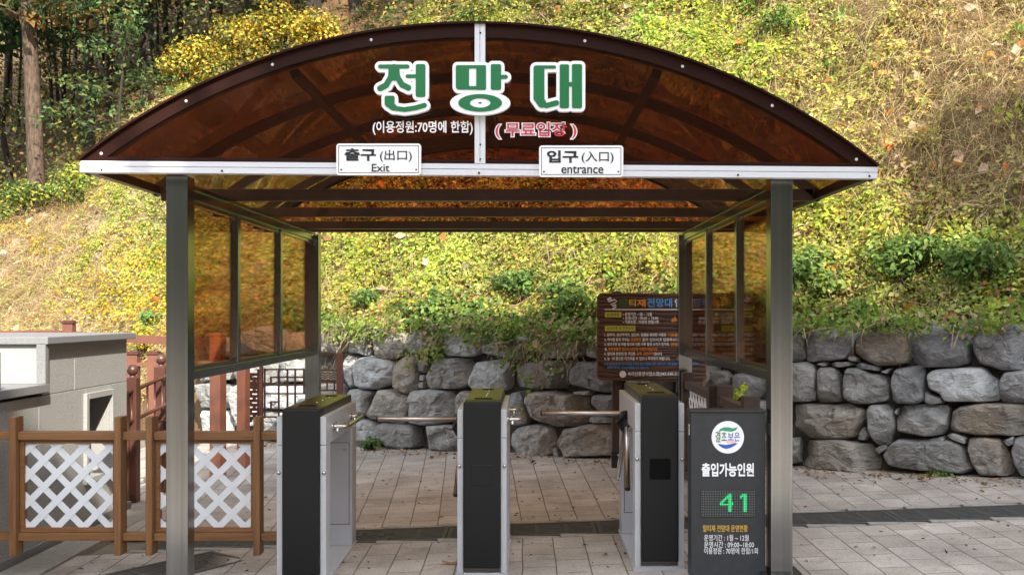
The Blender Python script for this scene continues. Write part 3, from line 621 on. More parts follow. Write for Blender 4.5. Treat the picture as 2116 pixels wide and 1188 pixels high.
for x0, x1, y0, y1, s in ((1250, 1284, 645, 655.5, '운영현황'), (1250, 1313, 673, 684, '유의사항 및 안전수칙')):
    a, b_ = W(x0, y1, YT), W(x1, y0, YT); obj('heading_patch', B(a.x, b_.x, YT + .0008, YT + .0018, a.z, b_.z), M['lime'], I)
    it(s, x0 + 4, x1 - 4, y0 + 1.8, y1 - 1.8, M['ink'], .01)
for k, (s, x1) in enumerate((('• 운영기간 : 1월 ~ 12월', 1347), ('• 운영시간 : 09:00 ~ 18:00', 1360), ('• 이용정원 : 70명에 한함/1회', 1361))): it(s, 1287, x1, 645.5 + 8 * k, 653 + 8 * k)
for k, (s, x1, s2, x2) in enumerate((('1. 음주자, 심신허약자, 임산부, 동물을 동반한 사람은', 1377, '이용을 금합니다.', 1432), ('2. 하이힐 등의 구두는', 1301, '운동화로', 1325), ('3. 데크구조 및 바람 등으로 인한 피해 발생 소지가 있기에,', 1383, '관람에 주의', 1428), ('4.', 1255, '추락위험이 있으니 난간에 기대지 마십시오.', 1360), ('5. 말티재 전망대 전 구간은', 1313, '금주, 금연구역', 1351), ('6. 눈 · 비 등으로 미끄러울 수 있으니 주의하기 바랍니다.', 1385, '', 0))):
    y = 688.3 + 9.75 * k; it(s, 1249, x1, y, y + 7.2)
    if s2: it(s2, x1 + 2.5 if k != 3 else 1257, x2, y, y + 7.2, M['orange'])
    if k == 1: it('갈아 신으시고 입장하시기 바랍니다.', 1327, 1432, y, y + 7.2)
    if k == 4: it('입니다.', 1352, 1369, y, y + 7.2)
it('※ 본 안전수칙 및 지시사항을 지키지 않고 이용할 경우, 부주의로 인해 발생하는 안전사고에 대하여', 1249, 1443, 748.5, 755, M['skyblue'], .008); it('새로운 형사상, 민사상 책임을 지지 않습니다.', 1254, 1341, 756.5, 762.5, M['skyblue'], .008)
disc(1287, 773, 7, YT, YT + .001, 'emblem', Wt, I); it('속리산휴양사업소장(043-540-3220)', 1297, 1412, 767.5, 778, None, .025)
def leafpoly(cx, cy, r, ang): return [(cx + r * (math.cos(ang) * a - math.sin(ang) * b_), cy - r * (math.sin(ang) * a + math.cos(ang) * b_)) for a, b_ in ((0, 0), (.4, .3), (.8, .22), (1.2, 0), (.8, -.22), (.4, -.3))]
for ang, r in ((2.3, 8), (1.5, 9), (.7, 8), (3.0, 7)): pxpoly(leafpoly(1394, 664, r, ang), YT, M['orange'], 'leaf_motif', I, .001)
# ------------------------------------------------------------------ left lattice fence
YA = 6.25
FL = thing('lattice_fence', 'brown timber fence with two white diamond lattice panels left of the shelter', 'fence', (-2.6, YA, ground_z(-2.6, YA)))
ztop = W(0, 861, YA).z
for px in (22, 238.5, 303, 525):
    x = W(px, 0, YA).x; zg = ground_z(x, YA); obj('post', B(x, x + .038, YA - .02, YA + .08, W(0, 1146, YA).z, ztop, .003), M['wood_z'], FL)
def rail(x0p, x1p, y0p, y1p, ya=YA + .005, yb=YA + .075, nm='rail'):
    a, b_ = W(x0p, y1p, YA), W(x1p, y0p, YA); obj(nm, B(a.x, b_.x, ya, yb, a.z, b_.z, .003), M['wood_x'], FL)
for a, b_ in ((-60, 21.5), (36, 238), (252.5, 302.5), (317, 524.5), (539, 584)):
    rail(a, b_, 892, 909); rail(a, b_, 1102, 1117)
def clip_poly(poly, x0, z0, x1, z1):
    for ax, v, sg in ((0, x0, 1), (0, x1, -1), (1, z0, 1), (1, z1, -1)):
        out = []
        for i in range(len(poly)):
            p, q = poly[i], poly[(i + 1) % len(poly)]; dp, dq = (p[ax] - v) * sg, (q[ax] - v) * sg
            if dp >= 0: out.append(p)
            if (dp >= 0) != (dq >= 0): t = dp / (dp - dq); out.append((p[0] + (q[0] - p[0]) * t, p[1] + (q[1] - p[1]) * t))
        poly = out
        if len(poly) < 3: return None
    return poly
def lattice(bm, x0, z0, x1, z1, pitch, wd, y, th, phx=0.0):
    for k, sg in enumerate((1, -1)):
        n = int((x1 - x0 + z1 - z0) / pitch) + 3; h = wd * .7071
        for i in range(-n, n):
            c = x0 + phx + i * pitch; q = 3.0
            p = clip_poly([(c - h - q * sg, z0 - q), (c + h - q * sg, z0 - q), (c + h + q * sg, z0 + q), (c - h + q * sg, z0 + q)], x0, z0, x1, z1)
            if p:
                t_ = prism(bmesh.new(), p, y + k * (th + .0004), y + k * (th + .0004) + th); me = bpy.data.meshes.new('t'); t_.to_mesh(me); t_.free(); bm.from_mesh(me); bpy.data.meshes.remove(me)
    return bm
for a, b_ in ((36, 238), (317, 524.5)):
    p0, p1 = W(a, 1101.5, YA), W(b_, 909.5, YA); fr = bmesh.new(); ya, yb = YA + .030, YA + .07
    box(fr, p0.x + .001, p0.x + .0255, ya, yb, p0.z + .001, p1.z - .001); box(fr, p1.x - .0255, p1.x - .001, ya, yb, p0.z + .001, p1.z - .001)
    box(fr, p0.x + .0265, p1.x - .0265, ya, yb, p0.z + .001, p0.z + .027); box(fr, p0.x + .0265, p1.x - .0265, ya, yb, p1.z - .022, p1.z - .001)
    pf = obj('panel_frame', fr, M['wood_x'], FL)
    obj('lattice_panel', lattice(bmesh.new(), p0.x + .0245, p0.z + .0255, p1.x - .0245, p1.z - .021, .158, .0388, YA + .045, .003, .027), M['pvc'], pf)
# brown fence on the right, running back along the sill
xr = 1.345
FR = thing('side_fence', 'dark brown timber fence with pale lattice under the right glass wall', 'fence', (xr, 8.1, ground_z(xr, 8.1)))
for y, x in ((8.93, xr - .02), (7.40, xr - .06), (7.30, xr - .01), (6.4, xr - .02)):
    obj('post', B(x - .05, x + .05, y - .045, y + .045, ground_z(x, y), 1.0, .004), M['wood_dark'], FR)
for y0, y1 in ((7.45, 8.88), (6.45, 7.25)):
    for z in (.90, .15): obj('rail', B(xr - .055, xr + .01, y0, y1, z - .03, z + .03, .003), M['wood_dark'], FR)
    fl = lattice(bmesh.new(), 0, .2, y1 - y0 - .02, .86, .14, .035, 0, .003)
    for v in fl.verts: v.co = Vector((xr - .02 + v.co.y, y0 + .01 + v.co.x, v.co.z))
    bmesh.ops.recalc_face_normals(fl, faces=fl.faces[:]); obj('lattice_panel', fl, M['pvc'], FR)

# ------------------------------------------------------------------ granite building on the left
xw = -3.23
GB = thing('granite_building', 'low grey granite-clad building with flat coping and small square openings at the left', 'building', (-4.6, 7.2, ground_z(-4.6, 7.2)))
yn, yf_ = 4.2, 8.53; zt = 1.29
o0, o1, oz0, oz1 = 7.74, 8.17, .30, .87          # small opening (y range, z range)
W_ = bmesh.new()
def panel(y0, y1, z0, z1): box(W_, xw - .30, xw, y0, y1, z0, z1, .0025, 1)
zj = .92
yu = 7.06
for y0, y1 in ((yu, 7.55), (7.554, yf_)): panel(y0, y1, zj + .034, zt)
zz = zj + .030
panel(yn, 6.4, -.15, zz); panel(6.404, 7.0, -.15, zz); panel(7.004, o0 - .001, -.15, zz); panel(o1 + .001, yf_, -.15, zz); panel(o0, o1, oz1 + .001, zz); panel(o0, o1, -.15, oz0 - .001)
wl = obj('wall', W_, M['granite'], GB)
bm = B(-6.2, xw - .301, yf_ - .3, yf_, -.15, zt, .003); box(bm, -6.2, xw - .301, yn, yn + .3, -.15, zj, .003); box(bm, -6.2, -5.9, yn + .301, yf_ - .301, -.15, zj, .003)
obj('wall', bm, M['granite'], GB)
obj('shade_backing', B(xw - .62, xw - .60, o0 - .2, o1 + .2, 0, 1.2), M['painted_void'], GB)  # near-black backing paints the shade inside the small opening
obj('roof', B(-6.25, xw + .055, yu - .05, yf_ + .05, zt + .001, zt + .05, .006), M['granite_cap'], GB)
ow = bmesh.new(); tck = .045
for q in ((o0 - tck, o0 - .0015, oz0 - tck, oz1 + tck), (o1 + .0015, o1 + tck, oz0 - tck, oz1 + tck), (o0, o1, oz1 + .0015, oz1 + tck), (o0, o1, oz0 - tck, oz0 - .0015)): box(ow, xw + .0005, xw + .03, q[0], q[1], q[2], q[3], .002, 1)
obj('opening_frame', ow, M['granite_lt'], GB)
# set-back upper front with its ledge and corner posts
obj('front_panel', B(-6.2, xw - .021, yu - .014, yu - .001, 1.031, zt - .001, .003), M['granite_lt'], GB)
obj('ledge', B(-6.2, xw + .045, 6.36, yu + .0, .975, 1.03, .004), M['granite_cap'], GB)
obj('corner_post', B(xw - .02, xw + .04, yu - .05, yu - .001, 1.031, zt, .003), M['granite_cap'], GB)
obj('corner_post', B(xw - .02, xw + .04, 6.37, 6.42, 1.031, 1.26, .003), M['granite_cap'], GB)
obj('shade_backing', B(-5.88, xw - .302, yu + .031, yu + .05, .3, zt - .01), M['painted_void'], GB)  # dark backing behind the front panel, shade put into its colour
obj('upper_wall', B(-6.2, -6.0, yu + .06, yf_ - .301, zj + .01, zt, .003), M['granite'], GB)
obj('lower_top', B(-6.2, xw - .302, yn, yu, .955, .974), M['granite_cap'], GB)
obj('plinth', B(xw + .001, xw + .03, yn, yf_ + .02, -.25, -.05 + .04, .003), M['granite_cap'], GB)
tag(obj('kerb', B(xw + .05, xw + .30, 3.0, 8.6, -.3, -.055, .006), M['kerb']), kind='structure')

# ------------------------------------------------------------------ drains
DG = 'cast drain gratings across the paving'
def grate_mesh(Ld, wd):
    bm = bmesh.new(); fr = .03
    box(bm, 0, Ld, 0, fr, -.03, .0); box(bm, 0, Ld, wd - fr, wd, -.03, .0); box(bm, 0, fr, fr, wd - fr, -.03, -.001); box(bm, Ld - fr, Ld, fr, wd - fr, -.03, -.001)
    nb = 9; st = (wd - 2 * fr) / nb
    for k in range(nb): box(bm, fr, Ld - fr, fr + k * st + st * .22, fr + k * st + st * .78, -.03, -.003)
    for k in range(1, 5): x = Ld * k / 5; box(bm, x - .012, x + .012, fr, wd - fr, -.028, -.0045)
    return bm
Ld, wd = .995, .40; gm = bpy.data.meshes.new('drain_grating'); b_ = grate_mesh(Ld, wd); b_.normal_update(); b_.to_mesh(gm); b_.free(); gm.materials.append(M['iron'])
slope = math.atan(.038); nine = []
locs = [(x, 6.955) for x in np.arange(-2.55, 6.2, 1.0)]
words = ['behind the fence', 'left of the shelter', 'behind the left turnstile', 'in the left lane', 'in the right lane', 'behind the counter box', 'just right of the right post', 'on the open paving at right', 'at the far right edge']
for k, (x, y) in enumerate(locs):
    g = bpy.data.objects.new('drain_grating', gm); C.objects.link(g); g.location = (x, y, ground_z(x, y) + .004); g.rotation_euler = (math.atan(.0105), -slope, 0)
    tag(g, 'dark slotted drain grating ' + words[k], 'drain', DG)
    if k in (1, 7):                       # cast flower pattern on two gratings
        bm = bmesh.new(); 
        for i in range(14):
            a = random.random() * 6.28; r = random.uniform(.02, .09); box(bm, .5 + 2 * r * math.cos(a) - .02, .5 + 2 * r * math.cos(a) + .02, .2 + r * math.sin(a) - .012, .2 + r * math.sin(a) + .012, -.004, .003)
        c = obj('cast_pattern', bm, M['iron']); c.parent = g
dd = Vector((-.62, -.785, 0)).normalized(); ang = math.atan2(dd.y, dd.x)
for k in range(3):
    p = Vector((-2.05, 6.86, 0)) + dd * (1.0 * k)
    g = bpy.data.objects.new('drain_grating', gm); C.objects.link(g); g.location = (p.x, p.y, ground_z(p.x, p.y) + .008); g.rotation_euler = (0, .01, ang)
    tag(g, ['dark slotted drain grating slanting off beside the left post', 'dark slotted drain grating slanting toward the granite building', 'dark slotted drain grating slanting at the bottom edge'][k], 'drain', DG)
bm = bmesh.new()
for y0, y1 in ((DY0, 6.954), (7.356, DY1)):
    for i in range(24):
        x0 = -2.6 + i * .4; box(bm, x0, x0 + .396, y0, y1, ground_z(x0 + .2, y0) - .05, ground_z(x0 + .2, y0) + .005, .003, 1)
tag(obj('drain_edging', bm, M['kerb']), kind='structure')
tag(obj('drain_channel', B(-2.6, 7, 6.95, 7.36, -.45, -.2), M['painted_void']), kind='structure')  # near-black colour stands for the shade under the gratings
# ------------------------------------------------------------------ boulder wall
def wall_pt(px, py, lean=.10):
    a = (px - 1095) / F; bq = -(py - 646) / F; Y = 10.59 / (1 + .6 * a)
    for _ in range(3): z = CZ + bq * Y; Y = (10.59 + lean * z) / (1 + .6 * a)
    return Vector((a * Y, Y, CZ + bq * Y))
SW = thing('stone_wall', 'retaining wall of large rough grey boulders below the planted slope', 'retaining wall', (0.5, 10.6, ground_z(.5, 10.3)))
ZR = {'A': (660, 640, 3.712), 'B': (960, 640, 3.494), 'C': (1480, 660, 3.494), 'D': (1800, 640, 3.301), 'P': (0, 0, 1)}
SP = '''A1 -95,330 -90,120 30,90 120,130 190,250 190,310 100,332
A3 205,330 215,210 300,125 380,175 380,330 350,350
A1 375,340 390,185 480,170 600,200 630,330 540,380 450,380
A0 635,300 690,180 850,105 930,140 920,230 860,340 740,350
A2 940,330 960,200 1060,130 1190,140 1220,200 1215,330 1130,360 980,362
A0 185,600 190,350 270,370 255,590
A2 255,580 260,430 300,370 400,350 520,390 550,430 545,560 420,612 300,612
A1 550,580 555,400 630,350 710,350 750,420 755,560 740,610 650,650 580,620
A0 752,385 830,385 800,490 760,470
A0 762,500 805,505 800,545 765,545
A0 755,560 800,550 800,605 750,605
A0 800,600 805,480 880,370 1000,370 1155,380 1140,500 1110,590 1000,612
A0 190,800 190,620 280,605 375,640 345,690 340,800 310,820
A1 342,820 350,680 400,625 540,615 600,650 660,665 650,870 600,885 480,850 380,840
A0 655,860 655,700 700,620 850,612 1000,630 1025,700 1030,840 900,885 760,890
A1 1035,850 1045,660 1090,620 1150,640 1250,650 1250,850
A0 200,1060 200,840 350,850 430,910 440,1040
A0 430,1010 430,890 480,870 640,880 730,900 740,990 735,1060 600,1070 520,1050
A0 748,1080 745,910 790,890 930,880 1075,905 1110,950 1110,1075 1000,1092 850,1085
B3 105,310 115,200 180,170 290,190 380,210 520,230 520,340 420,362 250,340
B1 530,350 560,230 660,130 780,125 870,190 865,330 740,355
B2 875,340 880,200 910,135 960,130 1090,165 1090,345 940,355
B2 20,540 30,440 60,385 200,365 300,375 305,500 300,560 240,590 60,590
B3 340,550 345,420 400,390 560,370 730,370 735,440 755,540 700,572 500,570
B3 760,540 765,450 800,375 940,375 1090,385 1090,605 940,590
B0 738,390 795,378 770,430 745,440
B3 310,830 310,610 400,590 435,640 455,780 440,830 350,845
B1 475,790 440,640 480,595 620,590 830,620 910,660 895,800 800,840 640,848
B3 910,680 920,620 960,612 1090,620 1090,780 960,745
B0 895,800 910,765 1000,770 1085,800 1080,820 930,820
B0 755,600 820,585 900,590 905,625
B0 328,1040 330,890 380,850 500,830 610,850 650,930 635,1030 560,1070 420,1070
B1 655,920 680,870 870,830 1085,828 1085,1060 900,1062 720,1065 680,1000
B0 635,1070 640,1000 670,990 690,1075
P3 1268,740 1272,685 1340,680 1400,690 1402,738
P0 1406,740 1408,685 1450,680 1478,690 1480,740
P0 1275,812 1278,748 1380,745 1384,812
P1 1388,815 1390,748 1480,750 1478,770 1440,818
P3 1275,872 1275,825 1400,820 1400,875
P0 1404,878 1404,822 1500,840 1500,880
P1 1272,945 1275,885 1390,882 1392,948
P0 1396,955 1398,885 1510,890 1510,960
P0 1515,965 1515,890 1622,905 1622,968
C3 105,520 110,400 200,390 320,440 330,520 300,565 200,580
C0 -70,480 -60,370 60,370 100,410 95,480
C0 60,650 120,600 250,585 360,600 360,760 60,760
P3 1484,745 1486,690 1560,685 1566,745
C0 360,300 365,90 620,75 635,120 630,305
C3 640,300 640,110 720,70 900,45 1000,80 990,170 940,280 800,300 690,310
P1 1764,729 1768,702 1784,686 1826,678 1866,683 1878,700 1877,748 1850,756 1815,757 1784,744
C0 410,590 410,325 650,310 705,340 710,580 640,600
C0 718,600 715,370 740,350 850,350 885,400 885,580 870,600
C0 915,580 900,420 930,355 1040,350 1110,390 1230,400 1235,590 1100,612 1000,612
C1 430,860 430,640 640,615 840,625 960,610 1050,650 1060,720 1000,850 900,870 640,862
P0 1790,889 1787,850 1795,838 1832,836 1845,850 1848,890 1838,918 1815,922 1800,905
C1 590,1060 600,880 740,870 900,870 1110,900 1140,960 1210,1090 1060,1105 700,1090
C0 1025,870 1030,820 1060,775 1095,830 1070,875
C3 1145,930 1200,905 1240,930 1170,975
C0 715,320 780,305 800,330 770,342
C0 810,330 850,305 970,310 980,335 880,350
C3 990,330 1040,310 1170,345 1170,375 1060,360
C1 945,290 960,260 1010,280 1000,310
C0 430,1050 430,870 580,865 595,900 580,1045
D3 270,340 265,230 280,140 440,95 630,125 665,250 670,360 560,395 330,390
D3 690,290 690,210 720,160 850,115 980,105 1100,120 1110,410 900,415 740,380
D3 130,620 135,470 165,400 340,385 355,400 358,620 300,645 180,645
D2 385,540 380,440 430,410 640,395 760,400 800,450 860,480 860,625 700,630 500,625 460,570
D3 870,580 870,480 900,430 1043,415 1150,430 1150,640 960,642 890,630
D0 165,830 170,740 200,660 360,650 520,660 525,800 490,850 380,870 230,850
D1 535,810 550,700 600,665 700,645 880,645 1150,650 1150,858 760,862 580,840
D0 70,1000 130,920 190,880 330,890 520,890 600,930 660,1040 685,1090 620,1125 480,1110 250,1090 110,1050
D1 650,960 660,880 760,870 880,880 920,930 970,1120 900,1145 740,1135 690,1060
D3 945,970 980,880 1043,870 1150,870 1150,1140 1020,1140 970,1060
D0 360,630 365,560 400,580 470,600 490,640 400,650
D0 510,860 560,840 650,870 640,920 560,890
D0 380,890 490,865 500,900 430,910
D3 900,890 965,865 970,920 930,935
D0 155,700 185,665 175,720
D3 60,420 130,400 110,440
P0 400,842 402,795 440,790 470,800 470,845
P2 474,880 474,800 500,792 520,805 520,880
P2 402,908 402,848 468,850 468,906
P0 405,790 405,745 470,745 472,785
P0 476,790 480,740 560,738 562,790
P2 526,845 528,800 630,795 640,845
P0 524,905 526,850 620,852 628,908
P0 566,790 568,742 634,740 636,788
P0 632,908 636,852 700,850 706,910
P1 644,846 646,795 704,795 706,846
P3 490,735 498,690 540,672 575,690 580,730
P1 584,735 590,692 625,685 632,735
P0 440,738 444,700 484,695 486,738'''
E2 = Vector((.857, -.515, 0)).normalized(); NO = Vector((-.515, -.857, 0)).normalized()
def stone(px, mi, idx):
    P3 = [wall_pt(x, y) for x, y in px]; c = sum(P3, Vector()) / len(P3)
    loc = [((p - c).dot(E2), p.z - c.z) for p in P3]
    # round the corners (two corner-cutting passes), then resample
    for _ in range(1):
        q = []
        for a, b in zip(loc, loc[1:] + loc[:1]): q += [(a[0] * .9 + b[0] * .1, a[1] * .9 + b[1] * .1), (a[0] * .1 + b[0] * .9, a[1] * .1 + b[1] * .9)]
        loc = q
    A = np.array(loc + loc[:1]); dl = np.hypot(*np.diff(A, axis=0).T); cl = np.concatenate([[0], np.cumsum(dl)]); n = 56
    tt = np.linspace(0, cl[-1], n, endpoint=False); X = np.interp(tt, cl, A[:, 0]); Z = np.interp(tt, cl, A[:, 1])
    size = math.sqrt(max(1e-4, (X.max() - X.min()) * (Z.max() - Z.min()))); dep = min(.17, .10 + .12 * size)
    bm = bmesh.new(); rings = []; off = Vector((idx * 3.7, idx * 1.3, idx * 2.1)); tx, tz = random.uniform(-.12, .12), random.uniform(-.10, .14); hx, hz = X.max() * .9, Z.max() * .9
    planes = [(math.cos(t_), math.sin(t_), random.uniform(.35, .85) * (abs(math.cos(t_)) * hx + abs(math.sin(t_)) * hz), random.uniform(.4, 1.5)) for t_ in [random.uniform(0, 6.28) for _ in range(8)]]
    for r in (1.0, 1.012, 1.0, .985, .965, .94, .905, .86, .80, .73, .65, .56, .46, .35, .22):
        k = len(rings); ring = []
        for x, z in zip(X * r * 1.03, Z * r * 1.03):
            h = -.22 if k == 0 else dep * (1 - max(0., r)**7) if k > 2 else (-.09 if k == 1 else -.02)
            v = Vector((x, z, 0)) * 3.2 + off
            if k > 2:
                h = dep * (1 - r**18) ** .9
                for (cx_, cz_, of_, sl_) in planes: h = min(h, dep * 1.05 - sl_ * max(0., (x * cx_ + z * cz_) - of_))
            nz = noise.fractal(v, .9, 2.1, 6) * .030 + noise.fractal(v * 4, .8, 2.1, 3) * .016
            cell = noise.cell(Vector((x * 6 + 1.2 * noise.noise(v), z * 9 + 1.2 * noise.noise(v * 1.3), idx))) * .016
            wgt = min(1, max(0, (k - 2) / 3)); h += (nz + cell + x * tx + z * tz) * wgt * min(1, size * 2)
            jit = noise.noise(Vector((x * 6, z * 6, idx * 2.))) * .016 * r
            p = c + E2 * (x + jit) + Vector((0, 0, z + jit * .7)) + NO * (h - .10)
            ring.append(bm.verts.new(p))
        rings.append(ring)
    for r0, r1 in zip(rings, rings[1:]):
        for k in range(n): f = bm.faces.new((r0[k], r0[(k + 1) % n], r1[(k + 1) % n], r1[k])); f.smooth = False
    f = bm.faces.new(rings[-1])
    bmesh.ops.recalc_face_normals(bm, faces=bm.faces[:])
    return obj('stone', bm, STONES[mi], SW)
for idx, ln in enumerate(SP.split('\n')):
    hd, *pp = ln.split(); x0, y0, s = ZR[hd[0]]
    stone([(x0 + float(p.split(',')[0]) / s, y0 + float(p.split(',')[1]) / s) for p in pp], int(hd[1]), idx)
for ln in SP.split('\n'):                # the same coursing carried on past the right edge of the view
    hd, *pp = ln.split()
    if hd[0] == 'D' and len(pp) > 7:
        idx += 1; q_ = []
        for p in pp:
            x, y = 1800 + float(p.split(',')[0]) / 3.301, 640 + float(p.split(',')[1]) / 3.301; Ya, Yb = (10.59 / (1 + .6 * (v - 1095) / F) for v in (x, x + 345)); q_.append((x + 345, 646 + (y - 646) * Ya / Yb))
        stone(q_, (int(hd[1]) + 1) % 4, idx)
# rubble packed behind the boulders
bm = bmesh.new(); rows = []
for i in range(70):
    px = 400 + (2480 - 400) * i / 69; col = []
    a = (px - 1095) / F
    for k in range(14):
        Yb = 10.59 / (1 + .6 * a); zlo = ground_z(a * Yb, Yb) - .05; p0 = wall_pt(px, 646 + (CZ - zlo) * F / Yb); z = zlo + (1.22 - zlo) * k / 13
        p = Vector((p0.x, p0.y + .11 * (z - zlo), z)) - NO * (.13 + .05 * noise.noise(Vector((i * .5, k * .6, 3))))
        col.append(bm.verts.new(p))
    rows.append(col)
for c0, c1 in zip(rows, rows[1:]):
    for k in range(13): bm.faces.new((c0[k], c1[k], c1[k + 1], c0[k + 1]))
obj('rubble_core', bm, M['rubble'], SW)

# ------------------------------------------------------------------ red-brown railings at the back left
def post(parent, x, y, z1, w_, material, cap=None):
    zg = ground_z(x, y); p = obj('post', B(x - w_ / 2, x + w_ / 2, y - w_ / 2, y + w_ / 2, zg - .02, z1, .004), material, parent)
    if cap == 'ball':
        bm = bmesh.new(); tube(bm, [(x, y, z1), (x, y, z1 + .02)], [w_ * .42, w_ * .25], 12); sphere(bm, (x, y, z1 + .062), .047, 16); obj('ball_cap', bm, material, p)
    if cap == 'flat':
        bm = B(x - w_ * .62, x + w_ * .62, y - w_ * .62, y + w_ * .62, z1, z1 + .02, .003); box(bm, x - w_ * .5, x + w_ * .5, y - w_ * .5, y + w_ * .5, z1 + .021, z1 + .035, .003); obj('post_cap', bm, M['rail_dk'], p)
    return p
a1 = W(274, 800, 8.8); a2 = W(333, 800, 9.3); a3 = Vector((-3.75, 11.4, 0))
RA = thing('ball_post_railing', 'dark red-brown metal railing with ball-topped posts beside the granite building', 'railing', (a1.x, a1.y, ground_z(a1.x, a1.y)))
post(RA, a1.x, a1.y, W(0, 780, 8.8).z, .095, M['rail_dk'], 'ball'); post(RA, a2.x, a2.y, W(0, 757, 9.3).z, .095, M['rail_dk'], 'ball')
def bar(parent, p, q_, r, material, nm='rail'): return obj(nm, tube(bmesh.new(), [p, q_], r, 8), material, parent)
s0 = W(264, 812, 8.7); s1 = W(400, 752, 9.6)
for k, dy in enumerate((0, 62)):
    p = W(264, 812 + dy, 8.7); q_ = W(400, 752 + dy * .9, 9.6); bar(RA, p, q_, .016, M['rail_dk'])
for k in range(9):
    t = (k + .5) / 9; p = s0.lerp(s1, t); q_ = W(264, 874, 8.7).lerp(W(400, 808, 9.6), t); bar(RA, p, q_, .009, M['rail_dk'], 'baluster')
bar(RA, s0 + Vector((0, 0, .0)), Vector((s0.x, s0.y, ground_z(s0.x, s0.y))), .016, M['rail_dk'], 'rail_end')
# lattice side panel seen below the fence rail
bm = bmesh.new(); A0, A1 = Vector((-3.02, 8.45, 0)), Vector((-2.95, 8.95, 0)); dv = A1 - A0
for k in range(5): p = A0 + dv * k / 4; tube(bm, [(p.x, p.y, .03), (p.x, p.y, .62)], .009, 6)
for z in (.05, .2, .35, .5, .62): tube(bm, [(A0.x, A0.y, z), (A1.x, A1.y, z)], .009, 6)
obj('lower_lattice', bm, M['rail_dk'], RA)
# long deck fence at the foot of the slope
RB = thing('deck_fence', 'red-brown timber fence with capped posts at the foot of the dry slope', 'fence', (-4.2, 12.2, ground_z(-4.2, 12.2)))
for px, Y, top in ((143, 12.4, 668), (-40, 12.6, 668), (276, 12.0, 732), (318, 12.0, 732)): p = W(px, top, Y); post(RB, p.x, Y, p.z, .115, M['rail_red'], 'flat')
for (xa_, ya_, Ya), (xb_, yb_, Yb) in (((-80, 692, 12.6), (148, 690, 12.4)), ((148, 693, 12.35), (420, 707, 11.8)), ((262, 752, 12), (345, 752, 12))):
    p, q_ = W(xa_, ya_, Ya), W(xb_, yb_, Yb); bm = bmesh.new(); d = (q_ - p).normalized(); n_ = Vector((-d.y, d.x, 0)) * .05; u_ = Vector((0, 0, .045 if ya_ < 740 else .02))
    hexa(bm, [p - n_ - u_, q_ - n_ - u_, q_ + n_ - u_, p + n_ - u_, p - n_ + u_, q_ - n_ + u_, q_ + n_ + u_, p + n_ + u_]); bmesh.ops.recalc_face_normals(bm, faces=bm.faces[:]); obj('rail', bm, M['rail_red'], RB)
# tall gate pillars
PG = 'red-brown timber pillars behind the left glass wall'
for px, wpx, Y, top, lab in ((450.5, 31, 10.0, 690, 'tall red-brown timber pillar with sunlit face behind the left glass wall'), (503, 25, 10.3, 738, 'shorter red-brown timber pillar right of the taller sunlit one')):
    p = W(px, top, Y); w_ = wpx * Y / F * .8; zg = ground_z(p.x, Y); t = thing('timber_pillar', lab, 'pillar', (p.x, Y, zg), PG)
    mt = Matrix.Translation((p.x, Y, 0)) @ Matrix.Rotation(R(-14), 4, 'Z')
    obj('shaft', B(-w_ / 2, w_ / 2, -w_ / 2, w_ / 2, zg - .01, p.z - .02, .005, mtx=mt), M['pillar'], t); obj('cap', B(-w_ * .54, w_ * .54, -w_ * .54, w_ * .54, p.z - .0195, p.z + .01, .004, mtx=mt), M['pillar'], t)
# traditional lattice railing
YR = 10.6; RC = thing('lattice_railing', 'red-brown openwork lattice railing behind the left rear post', 'railing', (W(620, 0, YR).x, YR, ground_z(-2.4, YR)))
def rb(parent, x0, y0, x1, y1, wpx=3.2, Y=YR, nm='bar', mt_=None):
    a, b_ = W(min(x0, x1) - wpx / 2, max(y0, y1) + wpx / 2, Y), W(max(x0, x1) + wpx / 2, min(y0, y1) - wpx / 2, Y)
    obj(nm, B(a.x, b_.x, Y - .012, Y + .012, a.z, b_.z), mt_ or M['rail_dk'], parent)
bm = bmesh.new()
def seg(x0, y0, x1, y1, dy=0.0, wpx=3.0):
    a, b_ = W(min(x0, x1) - wpx / 2, max(y0, y1) + wpx / 2, YR), W(max(x0, x1) + wpx / 2, min(y0, y1) - wpx / 2, YR); box(bm, a.x, b_.x, YR - .012 - dy, YR + .012 + dy, a.z, b_.z)
for x in (547, 653): seg(x, 762, x, 862)
for x in (576, 594, 610): seg(x, 763, x, 860, .001)
for y in (763, 795, 813, 861): seg(547, y, 653, y, .002)
seg(560, 779, 628, 779, .003); seg(560, 830, 576, 830, .003); seg(560, 845, 576, 845, .003); seg(560, 779, 560, 795, .0015); seg(560, 830, 560, 845, .0015); seg(628, 763, 628, 813, .0015); seg(628, 795, 653, 795, .003)
obj('lattice', bm, M['rail_dk'], RC)
for px, wp in ((540, 6), (702, 12)): x = W(px, 0, YR).x; obj('post', B(x - wp * .0024, x + wp * .0024, YR - .03, YR + .03, ground_z(x, YR), W(0, 730, YR).z, .003), M['rail_red'], RC)
bm = bmesh.new()
for y, wp in ((732, 4), (765, 3), (788, 5), (806, 3)):
    bm = bmesh.new(); seg(657, y, 695, y, 0, wp); obj('rail', bm, M['rail_dk'], RC)
for k in range(4):
    bm = bmesh.new()
    pts = [(W(658 + i * 2.4, 771 + 4.6 * k + 1.6 * math.sin(i * 1.3), YR).x, YR, W(0, 771 + 4.6 * k + 1.6 * math.sin(i * 1.3), YR).z) for i in range(16)]; tube(bm, pts, .006, 5); obj('wave_bar', bm, M['rail_dk'], RC)
bm = bmesh.new()
for x in (661, 676, 691):
    bm = bmesh.new(); seg(x, 790, x, 806, .002, 2.5); obj('baluster', bm, M['rail_dk'], RC)
bm = bmesh.new()
